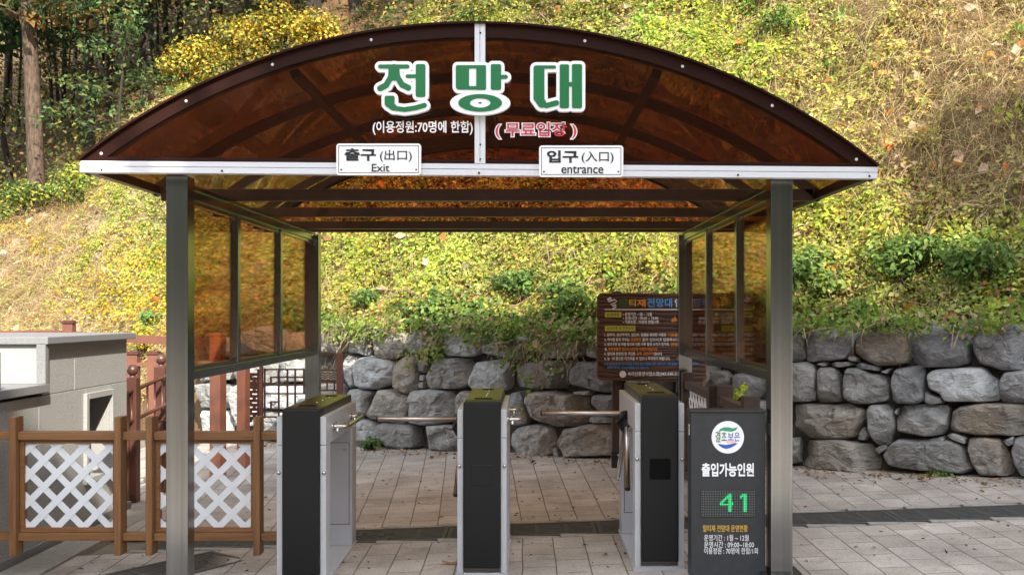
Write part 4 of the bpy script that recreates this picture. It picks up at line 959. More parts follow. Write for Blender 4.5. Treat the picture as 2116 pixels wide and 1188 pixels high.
for k in range(11): y = 772 + k * 9; seg(516, y, 530, y + 3, 0, 3); seg(516 + (k % 2) * 8, y, 519 + (k % 2) * 8, y + 8, .002, 3)
seg(513, 765, 513, 880, .003, 3); seg(534, 765, 534, 880, .003, 4)
obj('carved_strip', bm, M['rail_dk'], RC)
# ------------------------------------------------------------------ vegetation
def unit(v): return v / (np.linalg.norm(v, axis=-1, keepdims=True) + 1e-9)
def leaves(pos, nrm, size, col, aspect=.55, fold=.22, axis=None):
    """folded pointed leaves: 2 quads each"""
    n = len(pos); r = rng.normal(size=(n, 3)) if axis is None else axis; t = unit(np.cross(nrm, unit(r))); t = unit(t) if axis is None else unit(axis); b = unit(np.cross(nrm, t))
    s = size[:, None]; w_ = s * aspect * .5
    v = np.stack([pos, pos + t * s * .35 + b * w_ + nrm * s * fold * .5, pos + t * s * .75 + b * w_ * .8 + nrm * s * fold * .35, pos + t * s - nrm * s * fold * .4,
                  pos + t * s * .75 - b * w_ * .8 + nrm * s * fold * .35, pos + t * s * .35 - b * w_ + nrm * s * fold * .5, pos + t * s * .5], 1).reshape(-1, 3)
    k = np.arange(n)[:, None] * 7; f = np.concatenate([k + np.array([[0, 6, 2, 1]]), k + np.array([[6, 3, 2, 2]])[:, :4], k + np.array([[0, 5, 4, 6]])], 0)
    f = np.concatenate([k + np.array([[0, 6, 2, 1]]), k + np.array([[0, 5, 4, 6]])], 0); f2 = np.concatenate([k + np.array([[6, 3, 2]]), k + np.array([[6, 4, 3]])], 0)
    return v, f, f2, np.repeat(col, 7, 0)
def leaf_obj(name, pos, nrm, size, col, material, parent=None, aspect=.55, axis=None):
    n = len(pos); t = unit(np.cross(nrm, unit(rng.normal(size=(n, 3))))) if axis is None else unit(axis)
    b = unit(np.cross(nrm, t)); s = size[:, None]; w_ = s * aspect * .5
    v = np.stack([pos, pos + t * s * .45 + b * w_ + nrm * s * .08, pos + t * s - nrm * s * .10, pos + t * s * .45 - b * w_ + nrm * s * .08], 1).reshape(-1, 3)
    k = np.arange(n)[:, None] * 4; f = np.concatenate([k + np.array([[0, 2, 1]]), k + np.array([[0, 3, 2]])], 0)
    me = arrays_mesh(name, v, f, np.repeat(col, 4, 0)); return obj(name, me, material, parent)
def blades_mesh(name, p, d0, bend, ln, wd, col):
    n = len(p); up = np.tile([0., 0., 1.], (n, 1)); side = unit(np.cross(d0, up + rng.normal(size=(n, 3)) * .5)); L_ = ln[:, None]; w_ = wd[:, None]
    p1 = p + d0 * L_ * .5; p2 = p1 + unit(d0 + bend * .8) * L_ * .3; p3 = p2 + unit(d0 * .5 + bend * 1.5) * L_ * .3
    v = np.stack([p - side * w_, p + side * w_, p1 - side * w_, p1 + side * w_, p2 - side * w_ * .7, p2 + side * w_ * .7, p3], 1).reshape(-1, 3)
    k = np.arange(n)[:, None] * 7; f = np.concatenate([k + np.array([[0, 1, 3]]), k + np.array([[0, 3, 2]]), k + np.array([[2, 3, 5]]), k + np.array([[2, 5, 4]]), k + np.array([[4, 5, 6]])], 0)
    return arrays_mesh(name, v, f, np.repeat(col, 7, 0))
def vary(c, n, v=.18, h=.06):
    c = np.asarray(c, float); c = np.tile(c, (n, 1)) if c.ndim == 1 else c
    return np.clip(c * (1 + rng.normal(size=(n, 1)) * v) * (1 + rng.normal(size=(n, 3)) * h), .004, .9)
def px_of(P): return 1095 + F * P[:, 0] / P[:, 1], 646 - F * (P[:, 2] - CZ) / P[:, 1]
def fbm2(u, s, f, seed):
    out = np.zeros_like(u); a = 1.
    r = np.random.default_rng(seed)
    for k in range(5):
        th = r.uniform(0, 6.28, 3); fx = f * 1.9**k
        for q_ in th: out += a * np.sin(u * fx * math.cos(q_) + s * fx * math.sin(q_) + r.uniform(0, 6.28)) / 3
        a *= .62
    return out
NW = np.array([0.0, 0.0, 1.0]); SN = unit(np.array([[-.514 * .77, -.857 * .77, .64]]))[0]    # slope normal
YG, GR, DG_, PALE, DRY, YEL, ORG, BRN = (.385, .385, .055), (.19, .27, .04), (.10, .18, .035), (.44, .43, .12), (.46, .34, .18), (.62, .44, .035), (.46, .19, .04), (.20, .11, .05)
# ---- plant clumps over the slope
def sample_slope(n, umin=-13, umax=11.0, smin=.0, smax=5.4):
    u = rng.uniform(umin, umax, n); s = rng.uniform(smin, smax, n); P = us_point(u, s); px, py = px_of(P)
    k = (px > -120) & (px < 2560) & (py > -160) & (s < crest(u) + .8) & (s > .42 * smooth(-4.6, -2.6, u)); return u[k], s[k], P[k], px[k], py[k]
u, s, P, px, py = sample_slope(80000)
dry = fbm2(u, s, 1.1, 3) * .6 + .95 * smooth(440, 220, px) + .75 * smooth(1560, 1820, px) * smooth(560, 360, py) * (1 + .4 * fbm2(u, s, 1.6, 91)) + .25 * smooth(520, 440, py) * smooth(640, 900, px) - .7 * smooth(.9, .3, s) * (px > 560)
lime = sum(np.exp(-((px - a_) / b_)**2 - ((py - c_) / d_)**2) for a_, b_, c_, d_ in ((1760, 130, 440, 90), (1050, 260, 545, 60), (1330, 110, 520, 70), (1500, 140, 90, 60), (740, 120, 580, 50))); dry = dry - .7 * lime
green = .9 * smooth(1.0, .25, s) * (px > 600) + fbm2(u, s, 2.2, 8) * .45 - .25
dens = np.clip(.92 - .95 * dry + .25 * fbm2(u, s, 3.5, 77), .06, 1); keep = rng.uniform(size=len(u)) < dens
u, s, P, px, py, dry, green, lime = [a[keep] for a in (u, s, P, px, py, dry, green, lime)]
n = len(u); nl = rng.integers(10, 19, n); idx = np.repeat(np.arange(n), nl); m_ = len(idx)
rad = np.where(green[idx] > .35, .15, .10) * rng.uniform(.6, 1.4, n)[idx]
dirs = unit(rng.normal(size=(m_, 3)) + SN * .9); rr = rng.uniform(.25, 1, m_)**.6
pos = P[idx] + dirs * (rad * rr)[:, None] * np.array([1, 1, .9]) + SN * .02
hgt = np.where(green[idx] > .35, .10, .04); pos += SN * (hgt * rng.uniform(0, 1, m_))[:, None]
nrm = unit(dirs * .5 + SN * .8 + rng.normal(size=(m_, 3)) * .55)
tone = rng.uniform(size=n)[idx] * .5 + rng.uniform(size=m_) * .5 + fbm2(u, s, 2.8, 21)[idx] * .18
base = np.where((tone < .42)[:, None], YG, np.where((tone < .66)[:, None], GR, np.where((tone < .86)[:, None], PALE, DRY)))
lsel = rng.uniform(size=m_) < .75 * np.clip(lime, 0, 1)[idx]; base = np.where(lsel[:, None], np.where((tone < .5)[:, None], (.43, .45, .055), (.30, .40, .055)), base)
gsel = (green[idx] > .35) & (rng.uniform(size=m_) < .85); base = np.where(gsel[:, None], np.where((tone < .55)[:, None], DG_, GR), base)
dsel = (dry[idx] > .5) & (rng.uniform(size=m_) < .6); base = np.where(dsel[:, None], np.where((tone < .5)[:, None], DRY, PALE), base)
o_ = rng.uniform(size=m_); base = np.where((o_ < .030)[:, None], ORG, base)
tint = np.stack([1 + .10 * fbm2(u, s, 1.2, 61), 1 + .12 * fbm2(u, s, 1.5, 62), 1 + .2 * fbm2(u, s, 1.0, 63)], -1) * (1 + .16 * fbm2(u, s, 2.0, 64))[:, None]; base = base * np.clip(tint, .45, 1.6)[idx]
size = rng.uniform(.022, .054, m_) * np.where(gsel, 1.25, 1) * rng.choice([1, 1, 1, 1.5], n)[idx]
tag(leaf_obj('ground_cover', pos, nrm, size, vary(base, m_), M['leaf'], aspect=.62), kind='stuff')
# ---- dry grass, drooping downhill
u, s, P, px, py = sample_slope(190000)
dn = np.clip(.42 + .5 * (fbm2(u, s, 1.1, 3) * .55 + .75 * smooth(420, 180, px) + 1.0 * smooth(1540, 1800, px) * smooth(600, 360, py)) - .6 * smooth(.8, .2, s) * (px > 640), .04, 1); k = rng.uniform(size=len(u)) < dn
P = P[k]; n = len(P); down = unit(np.array([[-.514, -.857, -.9]])); d0 = unit(SN + down * .5 + rng.normal(size=(n, 3)) * .65)
col = vary(np.where((rng.uniform(size=n) < .72)[:, None], (.40, .29, .155), np.where((rng.uniform(size=n) < .4)[:, None], PALE, (.24, .15, .075))), n, .28)
tag(obj('dry_grass', blades_mesh('dry_grass', P, d0, np.tile(down, (n, 1)) + rng.normal(size=(n, 3)) * .5, rng.uniform(.10, .42, n), rng.uniform(.0014, .0034, n), col), M['straw']), kind='stuff')
# ---- leafy rosettes standing out of the cover
u, s, P, px, py = sample_slope(520); k = (fbm2(u, s, 1.3, 40) + .2 > 0) & (px > 330); u, s, P = u[k], s[k], P[k]; n = len(P); idx = np.repeat(np.arange(n), 26); m_ = len(idx)
d = unit(rng.normal(size=(m_, 3)) + SN * .7); R_ = rng.uniform(.10, .22, n)[idx]; pos = P[idx] + d * R_[:, None] * rng.uniform(.2, 1, (m_, 1)) + SN * .06
w_ = rng.uniform(size=n)[idx]; cc = np.where((w_ < .45)[:, None], (.38, .43, .05), np.where((w_ < .8)[:, None], (.24, .38, .06), (.12, .26, .05)))
tag(leaf_obj('leafy_rosettes', pos, unit(SN + d * .6 + rng.normal(size=(m_, 3)) * .3), rng.uniform(.05, .11, m_), vary(cc, m_), M['leaf'], aspect=.5, axis=d), kind='stuff')
# ---- tangled dry brush: arching stems over each other
u, s, P, px, py = sample_slope(90000)
dz = fbm2(u, s, 1.1, 3) * .4 + .75 * smooth(1520, 1780, px) * smooth(600, 380, py) + .55 * smooth(440, 260, px) + .3 * smooth(1250, 1500, px) * smooth(350, 150, py) + .04
k = rng.uniform(size=len(u)) < np.clip(dz, .03, .8); P = P[k]; n = len(P)
d = unit(rng.normal(size=(n, 3)) - (rng.normal(size=(n, 3)) * SN) * .7 + np.array([-.2, -.3, -.5])); d = unit(d - (d @ SN)[:, None] * SN); ln = rng.uniform(.15, .65, n)[:, None]; hh = rng.uniform(.03, .22, n)[:, None]; sd = np.cross(d, SN); wob = rng.normal(size=(n, 1)) * .25
T_ = np.linspace(0, 1, 6); pts_ = [P + d * ln * t + SN * hh * (4 * t * (1 - t) * (1 - .35 * t)) + sd * ln * wob * t * t + np.array([0, 0, -.10]) * ln * t * t for t in T_]
wv_ = unit(np.cross(d, rng.normal(size=(n, 3)) + np.array([0, -1.5, .8]))) * rng.uniform(.0013, .0028, n)[:, None]
v = np.stack([q_ for p_, f_ in zip(pts_, (1, 1, .9, .8, .6, .3)) for q_ in (p_ - wv_ * f_, p_ + wv_ * f_)], 1).reshape(-1, 3); k = np.arange(n)[:, None] * 12
f = np.concatenate([k + np.array([[2 * j, 2 * j + 1, 2 * j + 3, 2 * j + 2]]) for j in range(5)], 0); w_ = rng.uniform(size=n)
cc = np.where((w_ < .45)[:, None], (.48, .36, .19), np.where((w_ < .7)[:, None], (.34, .25, .12), np.where((w_ < .85)[:, None], (.42, .40, .12), (.16, .10, .05))))
tag(obj('tangled_brush', arrays_mesh('tangled_brush', v, f, np.repeat(vary(cc, n, .22), 12, 0)), M['straw']), kind='stuff')
# ---- dry twigs and fallen branches
u, s, P, px, py = sample_slope(420); k = (px > 200); P = P[k]; bm = bmesh.new()
for p in P[:300]:
    p = Vector(p) + Vector(SN) * random.uniform(.02, .10); d = Vector((random.gauss(0, 1), random.gauss(0, .5), random.gauss(-.2, .6))).normalized(); l = random.uniform(.2, .9); r_ = random.uniform(.003, .010)
    b_ = Vector((random.gauss(0, .12), random.gauss(0, .12), random.gauss(.05, .12))) * l; m__ = p + d * l * .5 + b_; q_ = p + d * l
    for v in (m__, q_):
        dx, dy = v.x - O.x, v.y - O.y; v.z = max(v.z, float(hill_z(dx * E.x + dy * E.y, dx * NN.x + dy * NN.y)) + .03)
    tube(bm, [p, m__, q_], [r_, r_ * .8, r_ * .4], 5); s1 = m__ + (d.cross(Vector(SN)) * random.choice((-1, 1)) + d).normalized() * l * .35; tube(bm, [m__, s1], [r_ * .6, r_ * .3], 4)
M['twig'] = noisy(mat('dry_twig', rough=.9), (.09, .06, .035), (.30, .22, .14), 8)
tag(obj('dry_twigs', bm, M['twig']), kind='stuff')
# ---- dead leaves lying on the slope
u, s, P, px, py = sample_slope(2600); n = len(P)
tag(leaf_obj('fallen_leaves', P + SN * rng.uniform(.04, .13, (n, 1)), unit(SN + rng.normal(size=(n, 3)) * .5), rng.uniform(.06, .17, n), vary(np.where((rng.uniform(size=n) < .4)[:, None], ORG, np.where((rng.uniform(size=n) < .6)[:, None], (.60, .42, .28), BRN)), n), M['straw'], aspect=.6), kind='stuff')
# ---- vines trailing over the boulders
seeds = []
for px0, px1, py0, py1, cnt in ((960, 1190, 668, 705, 90), (1040, 1180, 700, 790, 30), (1190, 1260, 680, 712, 40), (690, 830, 664, 696, 70), (860, 930, 690, 745, 25), (1480, 2116, 664, 680, 110), (1230, 1470, 668, 682, 30), (860, 1000, 664, 684, 40)):
    for k in range(cnt): seeds.append((rng.uniform(px0, px1), py0 + (py1 - py0) * rng.uniform()**1.6))
P = np.array([tuple(wall_pt(a, b_) + NO * rng.uniform(.02, .16)) for a, b_ in seeds]); n = len(P); nl = 12; idx = np.repeat(np.arange(n), nl); m_ = len(idx)
pos = P[idx] + rng.normal(size=(m_, 3)) * .045; nrm = unit(np.array([[-.5, -.8, .5]]) + rng.normal(size=(m_, 3)) * .6)
tag(leaf_obj('trailing_vines', pos, nrm, rng.uniform(.03, .07, m_), vary(np.where((rng.uniform(size=n) < .6)[idx][:, None], GR, np.where((rng.uniform(size=n) < .5)[idx][:, None], DG_, (.34, .25, .13))), m_), M['leaf'], aspect=.62), kind='stuff')

pts = []
for px0, px1, py0, py1, cnt in ((1040, 1215, 690, 740, 110), (690, 850, 672, 690, 50), (1230, 1300, 690, 715, 25), (1480, 2116, 668, 682, 60), (850, 960, 680, 700, 40)):
    for k in range(cnt): pts.append(tuple(wall_pt(rng.uniform(px0, px1), rng.uniform(py0, py1)) + NO * rng.uniform(.06, .16)))
P = np.array(pts); n = len(P); d0 = unit(np.array([[-.4, -.7, -.15]]) + rng.normal(size=(n, 3)) * .5)
tag(obj('dry_vine_strands', blades_mesh('dry_vine_strands', P, d0, np.tile([[-.1, -.2, -1.]], (n, 1)) + rng.normal(size=(n, 3)) * .25, rng.uniform(.12, .48, n), rng.uniform(.0016, .0035, n), vary((.30, .23, .12), n, .3)), M['straw']), kind='stuff')
# ---- shrubs: each a thing
def shrub(name, label, cat, c, rx, ry, rz, n, cols, lsize, group=None, lean=(0, 0)):
    t = thing(name, label, cat, tuple(c), group); c = np.array(c)
    k = 14; a = unit(rng.normal(size=(k, 3)) + [0, 0, .5]) * rng.uniform(.35, .85, (k, 1)); cl = c + a * [rx, ry, rz] + [lean[0], lean[1], rz * .75]
    idx = rng.integers(0, k, n); d = unit(rng.normal(size=(n, 3))); pos = cl[idx] + d * (rng.uniform(.2, 1, n)**.5)[:, None] * np.array([rx, ry, rz]) * .42
    w_ = rng.uniform(size=n) * .6 + rng.uniform(size=k)[idx] * .4; cc = np.array(cols)[np.clip((w_ * len(cols)).astype(int), 0, len(cols) - 1)]
    leaf_obj('foliage', pos, unit(d + [0, -.2, .7] + rng.normal(size=(n, 3)) * .5), rng.uniform(.6, 1.3, n) * lsize, vary(cc, n), M['leaf'], t)
    bm = bmesh.new()
    for j in range(k): tube(bm, [tuple(c + rng.normal(size=3) * .03 - [0, 0, .1]), tuple((c + cl[j]) / 2 + [0, 0, -.03]), tuple(cl[j])], [.014, .010, .004], 5, False)
    obj('stems', bm, M['bark_dk'], t); return t
YB_ = [(.50, .34, .03), (.44, .36, .05), (.40, .24, .03), (.34, .34, .05), (.20, .24, .05)]
SG = 'yellow autumn shrubs along the crest'
for pxx, pyy, rx, rz, n, lab in ((400, 150, .75, .55, 1900, 'yellow-leaved shrub at the crest, lowest one beside the dark forest'), (490, 120, .85, .6, 2300, 'bright yellow shrub above the left shoulder of the arch'), (575, 100, .85, .6, 2300, 'tallest golden yellow shrub on the crest left of the arch top'), (665, 78, .8, .45, 1800, 'yellow-orange shrub just left of the arch top')):
    p, uu, s_ = hill_hit(pxx, pyy + 25); shrub('yellow_shrub', lab, 'shrub', p, rx, .6, rz, n, YB_, .085, SG)
for pxx, pyy, rx, rz, n, cols, lab in ((165, 425, .62, .42, 1500, [(.55, .45, .04), (.2, .26, .05), (.08, .16, .04)], 'green and yellow shrub at the crest beside the sunlit pine trunk'), (60, 450, .9, .42, 1700, [(.05, .10, .03), (.10, .17, .04), (.40, .36, .05)], 'dark green shrub with yellow tips at the left edge of the slope'),
        (312, 682, .22, .16, 420, [(.16, .32, .08), (.10, .22, .06)], 'small fresh green plant by the left post above the deck fence'), (300, 745, .30, .30, 800, [(.62, .48, .04), (.5, .42, .05), (.3, .3, .05)], 'yellow flowering plant behind the deck fence')):
    p, uu, s_ = hill_hit(pxx, pyy); shrub('leafy_shrub' if n > 1000 else 'leafy_plant', lab, 'shrub' if n > 1000 else 'plant', p, rx, .45, rz, n, cols, .07 if n > 1000 else .05)
for pxx, pyy, rx, rz, n, lab in ((1690, 610, .42, .26, 1300, 'low dark green bush on the wall top nearest the right post'), (1880, 600, .55, .27, 1700, 'wide dark green bush on the wall top at right'), (2040, 595, .5, .26, 1500, 'dark green bush on the wall top by the right edge'), (1080, 640, .45, .24, 1400, 'dense green bush spilling over the wall in the centre'), (1180, 645, .35, .2, 900, 'green bush on the wall top left of the notice board'), (1600, 25, .4, .35, 1100, 'large-leaved green plant near the top of the slope'), (1610, 85, .28, .22, 500, 'small toothed green plant below the large-leaved one'), (760, 640, .25, .13, 500, 'small green bush on the wall top left of centre')):
    p, uu, s_ = hill_hit(pxx, pyy - 4); shrub('green_bush', lab, 'bush', p, rx, .4, rz, n, [(.055, .10, .022), (.085, .15, .03), (.13, .21, .042), (.24, .29, .055)], .062, 'green bushes on the slope')
# yellow flowers scattered over the dry slope
pts = []
for cx, cy, sx, sy, cnt in ((300, 530, 45, 28, 130), (260, 600, 60, 40, 150), (310, 640, 35, 40, 170), (200, 650, 40, 15, 40), (120, 410, 60, 25, 60), (30, 480, 25, 12, 25), (90, 520, 30, 10, 15), (430, 620, 30, 40, 60), (720, 480, 12, 6, 12), (760, 510, 14, 8, 14), (885, 640, 10, 8, 6)):
    for k in range(int(cnt * .62)): pts.append((rng.normal(cx, sx), rng.normal(cy, sy)))
P = np.array([tuple(hill_hit(a, b_)[0]) for a, b_ in pts]); n = len(P); idx = np.repeat(np.arange(n), 16); m_ = len(idx)
pos = P[idx] + rng.normal(size=(m_, 3)) * [.06, .06, .05] + SN * .08
w_ = rng.uniform(size=m_); cc = np.where((w_ < .62)[:, None], (.72, .52, .02), np.where((w_ < .78)[:, None], (.6, .36, .03), GR))
tag(leaf_obj('yellow_flowers', pos, unit(SN + rng.normal(size=(m_, 3)) * .6), rng.uniform(.025, .055, m_), vary(cc, m_, .12), M['leaf'], aspect=.8), kind='stuff')

# ---- trees
def trunk_mesh(h, r0, r1, lean, seed, limbs=8, limb_from=.35, limb_len=1.6):
    rs = random.Random(seed); bm = bmesh.new(); n = 12; pts = []; ph = rs.uniform(0, 6)
    for i in range(n + 1): t = i / n; pts.append(Vector((lean[0] * t + .10 * math.sin(t * 5 + ph) * t, lean[1] * t + .08 * math.sin(t * 4 + ph * 2) * t, -.35 + (h + .35) * t)))
    rad = [r0 * (1.25 if i == 0 else 1) * (1 - i / n) + r1 * i / n for i in range(n + 1)]; tube(bm, pts, rad, 10)
    tips = []
    for k in range(limbs):
        t = limb_from + (1 - limb_from) * (k + rs.random()) / limbs; p = pts[min(n, int(t * n))]; a = rs.uniform(0, 6.28); ln = limb_len * (1.15 - .7 * t) * rs.uniform(.7, 1.2)
        q1 = p + Vector((math.cos(a) * ln * .5, math.sin(a) * ln * .5, ln * .12)); q2 = p + Vector((math.cos(a) * ln, math.sin(a) * ln, ln * rs.uniform(.0, .35)))
        tube(bm, [p, q1, q2], [r0 * .28 * (1.1 - t), r0 * .16 * (1.1 - t) + .006, .005], 6); tips += [q2, q1]
    return bm, tips, pts
def crown(name, tips, r, n, cols, lsize, material, parent, aspect=.5, flat=.45):
    T = np.array([tuple(t) for t in tips]); k = len(T); idx = rng.integers(0, k, n); d = unit(rng.normal(size=(n, 3)))
    pos = T[idx] + d * (rng.uniform(.1, 1, n)**.6)[:, None] * r * rng.uniform(.7, 1.3, k)[idx][:, None] * np.array([1, 1, flat])
    w_ = rng.uniform(size=n) * .5 + rng.uniform(size=k)[idx] * .5; cc = np.array(cols)[np.clip((w_ * len(cols)).astype(int), 0, len(cols) - 1)]
    n_ = unit(rng.normal(size=(n, 3)) + [0, 0, .8]); return leaf_obj(name, pos, n_, rng.uniform(.6, 1.4, n) * lsize, vary(cc, n), material, parent, aspect=aspect)
PINE = [(.025, .055, .020), (.035, .075, .025), (.055, .09, .03), (.10, .085, .03)]
AUT = [(.10, .085, .025), (.16, .12, .03), (.07, .08, .025), (.22, .14, .04)]
TGp = 'trees of the forest behind the crest'
def tree(name, label, px_, py_, wpx, h, cols, mt, crn=1500, limb_from=.3, lean=(0, 0), lsize=.14, rc=.55, lens=1.7, bark='bark_dk', limbs=10, seed=None):
    p, uu, s_ = hill_hit(px_, py_); r0 = wpx * p.y / F / 2; t = thing(name, label, 'tree', tuple(p), TGp)
    bm, tips, _ = trunk_mesh(h, r0, r0 * .35, lean, seed or int(px_ * 7 + py_), limbs, limb_from, lens); bm.transform(Matrix.Translation(p)); obj('trunk', bm, M[bark], t)
    crown('crown', [q_ + p for q_ in tips], rc, crn, cols, lsize, M[mt], t, aspect=.16 if mt == 'needle' else .5); return t
tree('pine_tree', 'tall pine with thick reddish trunk and sunlit foot at the far left', 78, 425, 36, 11, PINE, 'needle', 4200, .34, (-.55, .2), .20, .7, 2.4, 'bark', 16)
tree('broadleaf_tree', 'thin dark leaning sapling at the left edge', 30, 385, 13, 6, AUT, 'leaf', 700, .5, (-1.2, 0))
tree('pine_tree', 'dark thin pine behind the thick reddish trunk', 185, 300, 20, 10, PINE, 'needle', 2600, .28, (-.2, .3), .2, .7, 2.0)
tree('pine_tree', 'dark straight pine left of the arch with drooping boughs', 303, 215, 28, 11, PINE, 'needle', 3400, .16, (.1, .3), .2, .75, 2.1, limbs=16)
tree('broadleaf_tree', 'slender dark trunk forking above the yellow shrubs', 372, 110, 14, 9, AUT, 'leaf', 1500, .35)
tree('broadleaf_tree', 'thick dark trunk right of the slender forking one', 447, 78, 30, 11, AUT, 'leaf', 2200, .32, (-.1, .2))
tree('broadleaf_tree', 'thin dark trunk behind the tallest yellow shrub', 345, 100, 12, 9, AUT, 'leaf', 1300, .4, (-.3, 0))
tree('pine_tree', 'broad dark trunk above the golden shrub near the arch top', 648, 50, 32, 11, PINE, 'needle', 2200, .3)
tree('broadleaf_tree', 'grey leaning trunk near the top edge left of the arch top', 570, 45, 16, 9, AUT, 'leaf', 1500, .3, (.5, .2))
tree('broadleaf_tree', 'faint far trunk deep in the forest at upper left', 225, 215, 14, 10, AUT, 'leaf', 1800, .25)
tree('broadleaf_tree', 'pale thin far trunk between the two left pines', 128, 245, 11, 9, AUT, 'leaf', 1500, .3, (.3, .2))
tree('pine_tree', 'far dark pine at the upper left corner', 15, 230, 18, 11, PINE, 'needle', 2600, .22, (0, .2), .2, .8, 2.2)
tree('broadleaf_tree', 'dark trunk at the top edge just left of the arch top', 735, 20, 24, 9, AUT, 'leaf', 1500, .3)
for px_, py_, h_, cols, cr_, lab in ((120, 200, 4.2, [(.20, .11, .04), (.12, .12, .03), (.07, .10, .03)], 1700, 'small understorey tree with rusty leaves behind the thick reddish trunk'),
        (205, 195, 3.6, [(.26, .12, .05), (.16, .10, .04), (.08, .09, .03)], 1500, 'small reddish-leaved tree between the two left pines'), (245, 300, 2.6, [(.05, .12, .04), (.09, .16, .05), (.14, .15, .04)], 1300, 'low green sapling just left of the roof edge'),
        (40, 250, 3.4, [(.10, .13, .03), (.2, .17, .04), (.06, .1, .03)], 1400, 'yellow-green sapling at the left edge of the forest'), (330, 150, 3.2, [(.10, .09, .03), (.18, .14, .04), (.06, .08, .03)], 1400, 'brown-leaved sapling left of the yellow shrubs'),
        (520, 50, 3.0, [(.09, .12, .03), (.16, .16, .04), (.2, .13, .04)], 1300, 'olive sapling behind the yellow shrubs'), (800, 30, 2.4, [(.06, .13, .035), (.12, .18, .05), (.2, .2, .05)], 1300, 'green sapling at the top edge left of the arch top'),
        (900, 30, 2.2, [(.05, .11, .03), (.10, .16, .04), (.3, .26, .05)], 1200, 'dark green sapling at the top edge above the arch top'), (1130, 22, 2.0, [(.05, .11, .03), (.10, .16, .04), (.2, .2, .05)], 1200, 'dark green sapling at the top edge right of the arch top'), (1270, 14, 2.0, [(.05, .10, .03), (.12, .17, .04), (.3, .28, .06)], 1200, 'bushy green sapling at the top edge above the right shoulder of the arch')):
    tree('understorey_tree', lab, px_, py_, 7, h_, cols, 'leaf', cr_, .12, (random.uniform(-.4, .4), .1), .10, .5, 1.2, limbs=14)
# the wood's upper storey and undergrowth as one mass beyond the nearer trees
n = 120000; u = rng.uniform(-26, 3, n); s = crest(u) + .25 + rng.uniform(0, 1, n)**1.4 * 17; P = us_point(u, s); cl = fbm2(u, s, 1.6, 5); k = rng.uniform(size=n) < np.clip(.55 + cl * .6, .08, 1)
P = P[k]; n = len(P); P[:, 2] += rng.uniform(0, 1, n)**2 * (.25 + 3.2 * np.clip(cl[k], 0, 1)); w_ = rng.uniform(size=n) * .6 + .4 * (np.clip(cl[k] * .5 + .5, 0, 1))
cc = np.array([(.13, .075, .04), (.20, .12, .05), (.06, .10, .03), (.18, .17, .045), (.10, .15, .04), (.36, .27, .06)])[np.clip((w_ * 6).astype(int), 0, 5)]
tag(leaf_obj('forest_undergrowth', P, unit(rng.normal(size=(n, 3)) + [0, -.3, .8]), rng.uniform(.05, .13, n), vary(cc, n, .3), M['leaf']), kind='stuff')
n = 26000; cen = np.stack([rng.uniform(-22, 3, 90), np.zeros(90)], -1); cs = crest(cen[:, 0]) + rng.uniform(6, 24, 90); cp = us_point(cen[:, 0], cs); cp[:, 2] += rng.uniform(2.0, 7., 90); idx = rng.integers(0, 90, n)
P = cp[idx] + unit(rng.normal(size=(n, 3))) * (rng.uniform(0, 1, n)**.5)[:, None] * [1.6, 1.6, 1.0]; cc = np.array(PINE + AUT)[rng.integers(0, 8, 90)][idx]
tag(leaf_obj('forest_canopy', P, unit(rng.normal(size=(n, 3)) + [0, 0, .6]), rng.uniform(.16, .36, n), vary(cc, n, .25), M['leaf']), kind='stuff')
bm = bmesh.new()
for k in range(34):
    uu = random.uniform(-22, 2.5); s_ = float(crest(uu)) + random.uniform(4, 22); p = Vector(us_point(uu, s_)); r_ = random.uniform(.025, .09); lx = random.uniform(-1.6, 1.6)
    tube(bm, [p - Vector((0, 0, .3)), p + Vector((lx * .4, 0, 3)), p + Vector((lx, .2, 8))], [r_, r_ * .8, r_ * .4], 7)
tag(obj('far_trunks', bm, M['bark_dk']), kind='stuff')
# boughs overhanging the forest edge keep its floor in shade
n = 42000; uu = rng.uniform(-20, 3.2, 165); sq = crest(uu) + rng.uniform(.5, 8, 165); cp = us_point(uu, sq); cp[:, 2] += rng.uniform(3.4, 7.5, 165); idx = rng.integers(0, 165, n)
P = cp[idx] + unit(rng.normal(size=(n, 3))) * (rng.uniform(0, 1, n)**.5)[:, None] * [1.5, 1.5, .6]; cc = np.array(PINE + AUT)[rng.integers(0, 8, 165)][idx]
tag(leaf_obj('overhanging_boughs', P, unit(rng.normal(size=(n, 3)) + [0, 0, .6]), rng.uniform(.14, .34, n), vary(cc, n, .25), M['leaf']), kind='stuff')
# the wooded mountainside across the road, behind the photographer
xs_, ys_ = np.linspace(-160, 160, 80), np.linspace(-120, -34, 30)
def far_z(X, Y): d = np.clip((-34 - Y), 0, 60); return -1 + d * .75 * (1 + .12 * np.sin(X * .05)) + 1.6 * np.sin(X * .45) * np.cos(Y * .5) + 1.2 * np.sin(X * .9 + Y * 1.3)
M['far_wood'] = noisy(mat('far_forest', rough=1.), (.012, .018, .008), (.07, .07, .025), .8, bump=1., dist=.6)
tag(sheet('far_mountainside', xs_, ys_, far_z, M['far_wood']), kind='structure')
